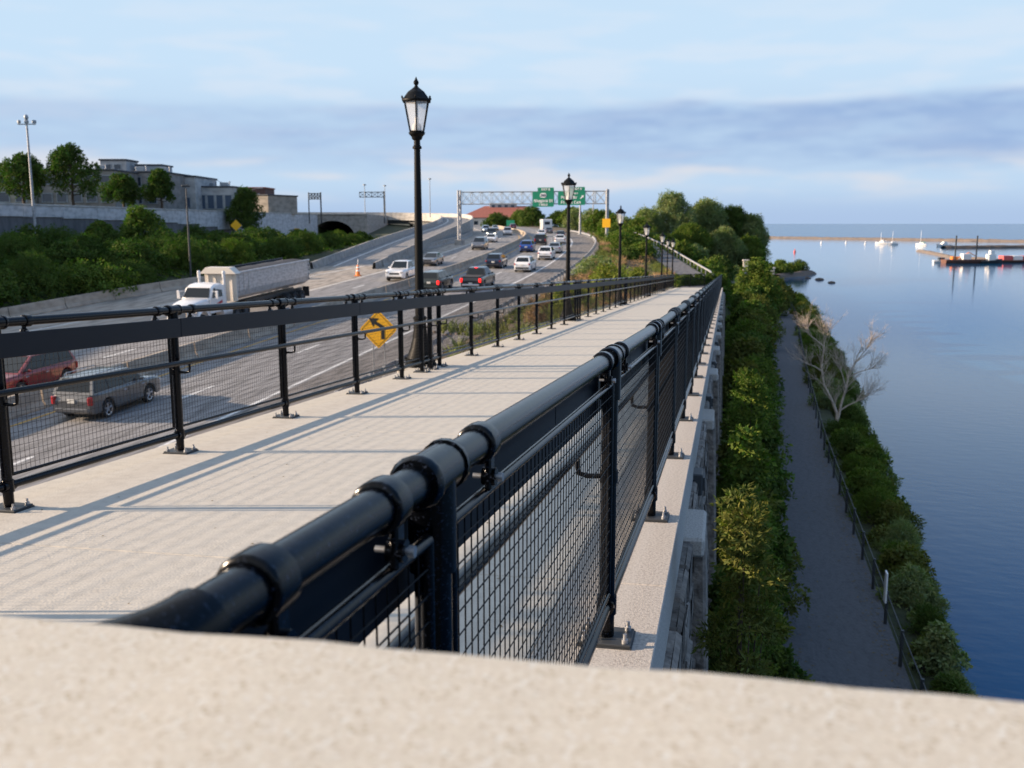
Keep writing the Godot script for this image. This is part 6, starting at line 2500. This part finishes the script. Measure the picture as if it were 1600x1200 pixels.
	for q in 8:
		var p: Array = [[-66, 330, 7.5], [-73, 345, 6.5], [-60, 350, 6.0], [-54, 338, 7.0], [-80, 335, 5.0], [-48, 352, 6.6], [-95, 340, 4.2], [-41, 330, 6.0]][q]
		plant({"name": "far_tree", "label": ["tallest tree at the far end of the highway, right of the red roof", "tree just right of the red roofed building", "middle tree in the far row, above the maroon car", "tree left of the camper in the far row", "low tree at the right corner of the red roof", "tree above the white camper in the far row", "small tree in front of the red roofed building", "rightmost tree of the far row, behind the second lamp"][q], "cat": "tree", "group": "trees at the far end of the highway", "at": Vector3(p[0], 10.6, -p[1]), "h": p[2], "rx": 4.6, "low": 0.17, "clumps": 22, "n": 1200, "scale": 0.65, "mat": "leaf_mid" if q % 2 else "leaf_dark", "seed": 1150 + q, "trunk": 0.2})
	left_plants(r)
	ground_cover(r)


func dead_tree():
	var t := thing("dead_tree", "bare bleached dead tree with many twigs leaning over the lake from the bank", "tree", Vector3(5.85, 2.3, -50.5))
	t.scale = Vector3(0.82, 0.96, 0.9)
	var r := RandomNumberGenerator.new()
	r.seed = 21
	var limbs := G.new()
	var twigs := G.new()
	# main stems as chains of points with radii
	var stems := [
		[[Vector3(0, -0.4, 0), Vector3(-0.1, 0.7, 0), Vector3(-0.45, 1.4, 0.1), Vector3(-0.95, 2.2, 0.1), Vector3(-1.15, 3.1, 0), Vector3(-1.05, 4.2, -0.1), Vector3(-1.0, 5.0, 0)], 0.17],
		[[Vector3(0, 0.3, 0), Vector3(0.12, 1.2, 0.1), Vector3(0.35, 2.0, 0.1), Vector3(0.5, 2.9, 0.0), Vector3(1.0, 3.6, -0.1), Vector3(1.6, 4.3, -0.2)], 0.13],
		[[Vector3(0.05, 0.8, 0), Vector3(0.5, 1.15, 0.2), Vector3(1.1, 1.45, 0.3), Vector3(1.7, 1.8, 0.3)], 0.07],
		[[Vector3(0.35, 2.0, 0.1), Vector3(0.1, 2.7, 0.4), Vector3(-0.1, 3.2, 0.5)], 0.08],
		[[Vector3(0.45, 2.6, 0), Vector3(1.1, 3.0, 0.3), Vector3(1.8, 3.2, 0.4)], 0.05],
		[[Vector3(-1.1, 2.9, 0), Vector3(-1.6, 3.2, 0.3), Vector3(-2.0, 3.3, 0.4)], 0.07],
		[[Vector3(-1.05, 4.2, 0), Vector3(-1.6, 4.6, 0.1), Vector3(-2.1, 4.9, 0.1)], 0.06],
	]
	for st in stems:
		var pts: Array = st[0]
		var rad := []
		for q in pts.size():
			rad.append(lerpf(st[1] * 0.65, 0.016, float(q) / (pts.size() - 1)))
		limbs.tube(pts, rad, 8)
		for q in range(2, pts.size()):
			var n := 8 if q == pts.size() - 1 else 5
			for j in n:
				var p: Vector3 = pts[q - 1].lerp(pts[q], r.randf_range(0.3, 1.0))
				var out: Vector3 = Vector3(r.randf_range(-0.9, 1.0), r.randf_range(-0.05, 0.9), r.randf_range(-0.8, 0.8)) + (pts[q] - pts[q - 1]).normalized() * 0.8
				twig(limbs, twigs, r, p, out.normalized(), r.randf_range(0.55, 1.0), 0.017, 0)
	put(t, "trunk", limbs, M.dead_wood)
	var o := put(t, "twigs", twigs, M.dead_wood)
	tag(o, "", "", "", "stuff")


func twig(limbs: G, twigs: G, r: RandomNumberGenerator, p: Vector3, dir: Vector3, l: float, rad: float, depth: int):
	var m := p + dir * l * 0.5 + Vector3(r.randf_range(-0.08, 0.08), r.randf_range(-0.02, 0.1), r.randf_range(-0.08, 0.08)) * l
	var e := p + dir * l + Vector3(0, 0.08 * l, 0)
	(limbs if depth == 0 else twigs).tube([p, m, e], [rad, rad * 0.75, rad * 0.45], 5 if depth == 0 else 3, false)
	if depth >= 3:
		return
	for k in (4 if depth < 2 else 3):
		var s := p.lerp(m, r.randf()) if k == 0 else m.lerp(e, r.randf())
		var d := (dir + Vector3(r.randf_range(-0.8, 0.8), r.randf_range(-0.5, 0.7), r.randf_range(-0.8, 0.8))).normalized()
		twig(limbs, twigs, r, s, d, l * r.randf_range(0.5, 0.75), rad * 0.5, depth + 1)


func left_plants(r: RandomNumberGenerator):
	# roof high trees above the wall
	var tall := [[-82.5, 102, 6.2, 3.2, "left half of the roof-high tree pair at the far left"], [-77.0, 103.5, 7.4, 3.6, "right half of the roof-high tree pair at the far left, the taller one"], [-83.5, 123, 4.9, 2.9, "third roof-high tree, in front of the taupe building"], [-78.3, 124, 5.5, 2.2, "narrow tree right of the third roof-high tree"]]
	for q in tall.size():
		var p: Array = tall[q]
		plant({"name": "street_tree", "label": p[4], "cat": "tree", "group": "roof-high trees above the wall", "at": Vector3(p[0], 14.4, -p[1]), "h": p[2], "rx": p[3], "low": 0.24, "clumps": 24, "clump": 0.62, "n": 1500, "scale": 0.36, "mat": "leaf_dark", "seed": 1200 + q, "trunk": 0.16})
	plant({"name": "round_tree", "label": "dense dark round tree standing in front of the wall's upper band", "cat": "tree", "at": Vector3(-78.4, 10.2, -149), "h": 8.0, "rx": 3.1, "low": 0.17, "clumps": 30, "clump": 0.9, "n": 2600, "scale": 0.36, "mat": "leaf_dark", "seed": 1220, "trunk": 0.2})
	plant({"name": "tall_bush", "label": "tall olive bush rising above the left bush mass, right of the floodlight pole", "cat": "bush", "at": Vector3(-66.5, 8.4, -101), "h": 5.9, "rx": 3.0, "low": 0.1, "clumps": 26, "n": 2000, "scale": 0.34, "mat": "leaf_mid", "seed": 1221})
	plant({"name": "tall_bush", "label": "second olive bush, left of and lower than the tallest one", "cat": "bush", "at": Vector3(-69.0, 8.2, -97), "h": 4.4, "rx": 2.2, "low": 0.1, "clumps": 18, "n": 1400, "scale": 0.34, "mat": "leaf_mid", "seed": 1222})
	var q := 0
	var d := 34.0
	while d < 186.0:
		for f in [0.13, 0.42, 0.72]:
			var ex := -51.2 + off(d) * 0.9
			if d > [152.0, 140.0, 128.0][[0.13, 0.42, 0.72].find(f)]:
				continue
			var x := lerpf(ex, wall_x(d), f + r.randf_range(-0.07, 0.07))
			var big := lerpf(1.0, 0.4, smoothstep(118.0, 160.0, d))
			plant({"name": "slope_shrub", "label": "dark shrub in the left slope's thicket, in its %s row, %s from the camera" % [["roadside", "middle", "wall side"][q % 3], nth(q / 3)], "cat": "shrub", "group": "thicket on the left slope", "at": Vector3(x, ground_left(x, d) - 0.2, -d + r.randf_range(-1, 1)), "h": r.randf_range(2.0, 3.4) * big, "rx": r.randf_range(2.3, 3.3) * big, "clumps": 16, "n": 900, "scale": 0.36, "mat": ["leaf_dark", "leaf_mid", "leaf_dark", "leaf_dark", "leaf_dark"][q % 5], "leaf": "broad" if q % 2 else "fine", "seed": 1300 + q})
			q += 1
		d += 5.4


func ground_cover(r: RandomNumberGenerator):
	var n := FastNoiseLite.new()
	n.seed = 4
	n.frequency = 0.12
	var xs := [[], []]
	var ts := [[], []]
	var ws := []
	var wt := []
	var tries := 0
	while tries < 9000:
		tries += 1
		var d := r.randf_range(19.0, 190.0)
		var lo := -15.0 + off(d)
		var hi := -5.1 if d < 91.0 else path_x(d) - 1.8
		var x := r.randf_range(lo, hi)
		var v := n.get_noise_2d(x, d) + (0.35 if x > hi - 1.2 else 0.0) + (0.25 if d > 60.0 else -0.1)
		if v < 0.02:
			continue
		var p := Vector3(x, ground_left(x, d) - 0.02, -d)
		var b := Basis(Vector3.UP, r.randf() * TAU).scaled(Vector3.ONE * r.randf_range(0.25, 0.55) * (1.0 + d * 0.006))
		if n.get_noise_2d(x * 1.7 + 70.0, d) > 0.12 and d > 34.0:
			ws.append(Transform3D(b.scaled(Vector3(1, 1.35, 1)), p))
			wt.append(tint(r, 0.35))
		else:
			xs[tries % 2].append(Transform3D(b, p))
			ts[tries % 2].append(tint(r, 0.35))
	for q in 2:
		var m := scatter(self, "slope_grass" if q == 0 else "slope_grass_001", sprig["tuft%d" % q], M.grass, xs[q], ts[q])
		tag(m, "tufts of grass growing on the dirt slope beside the walkway", "grass", "", "stuff")
	var w := scatter(self, "dry_weeds", sprig.tuft0, M.leaf_straw, ws, wt)
	tag(w, "dry straw-coloured weeds on the dirt slope below the guardrail", "weeds", "", "stuff")
	# fallen leaves and grit along the edges of the lower trail
	var lit := G.new()
	for j in 1500:
		var d := r.randf_range(15.0, 75.0)
		var side := r.randf() < 0.6
		var x := trail_x(d) - (2.5 - absf(r.randfn()) * 0.35 if side else 0.1 + absf(r.randfn()) * 0.22)
		if r.randf() < 0.12:
			x = trail_x(d) - r.randf_range(0.2, 2.4)
		var a := r.randf() * TAU
		leaf_shape(lit, Vector3(x, 3.03, -d), Vector3(cos(a), 0.05, sin(a)), Vector3.UP, r.randf_range(0.05, 0.12), 0.02)
	for j in 90:
		var d := 2.0 + 16.0 * pow(r.randf(), 1.5)
		var x := r.randf_range(-4.6, -0.8)
		var a := r.randf() * TAU
		leaf_shape(lit, Vector3(x, deck_y(x, d) + 0.004, -d), Vector3(cos(a), 0.08, sin(a)), Vector3.UP, r.randf_range(0.012, 0.035), 0.006)
	var lo := put(null, "leaf_litter", lit, M.leaf_litter)
	tag(lo, "fallen leaves and grit on the lower trail and the walkway", "leaves", "", "stuff")
	# rubble on the dirt
	for k in 2:
		var g := G.new()
		for j in 300:
			var d := r.randf_range(27.0, 75.0)
			var x := r.randf_range(-11.5, -5.6)
			var s := r.randf_range(0.015, 0.05)
			g.ball(Vector3(x, ground_left(x, d), -d), Vector3(s * 1.5, s * 0.7, s), 6, 3)
		var o := put(null, "slope_stones", g, M.rock if k == 0 else M.tan_stone)
		tag(o, "small loose stones scattered over the dirt slope" if k == 0 else "paler loose stones scattered over the dirt slope", "stones", "", "stuff")
	# leaves and grass under the thicket on the left and on the grass right of the climbing path
	xs = [[], []]
	ts = [[], []]
	for k in 9000:
		var d := r.randf_range(25.0, 165.0)
		var x := lerpf(-51.0 + off(d) * 0.9, wall_x(d), r.randf())
		if k % 3 == 0:
			d = r.randf_range(95.0, 190.0)
			x = path_x(d) + r.randf_range(2.1, 7.0)
		var y := ground_left(x, d)
		if k % 3 == 0:
			var rr := land_row(d)
			y = lerpf(rr[7].y, rr[6].y, clampf((x - rr[7].x) / maxf(rr[6].x - rr[7].x, 0.1), 0, 1))
		xs[k % 2].append(Transform3D(upright(Vector3(r.randf_range(-0.3, 0.3), 1, r.randf_range(-0.3, 0.3)), r.randf() * TAU, r.randf_range(0.35, 0.75)), Vector3(x, y, -d)))
		ts[k % 2].append(tint(r, 0.3))
	for q in 2:
		var m := scatter(self, "undergrowth" if q == 0 else "undergrowth_001", sprig["broad%d" % q], M.leaf_dark if q == 0 else M.leaf_mid, xs[q], ts[q])
		tag(m, "low undergrowth covering the left slope and the grass by the path", "undergrowth", "", "stuff")
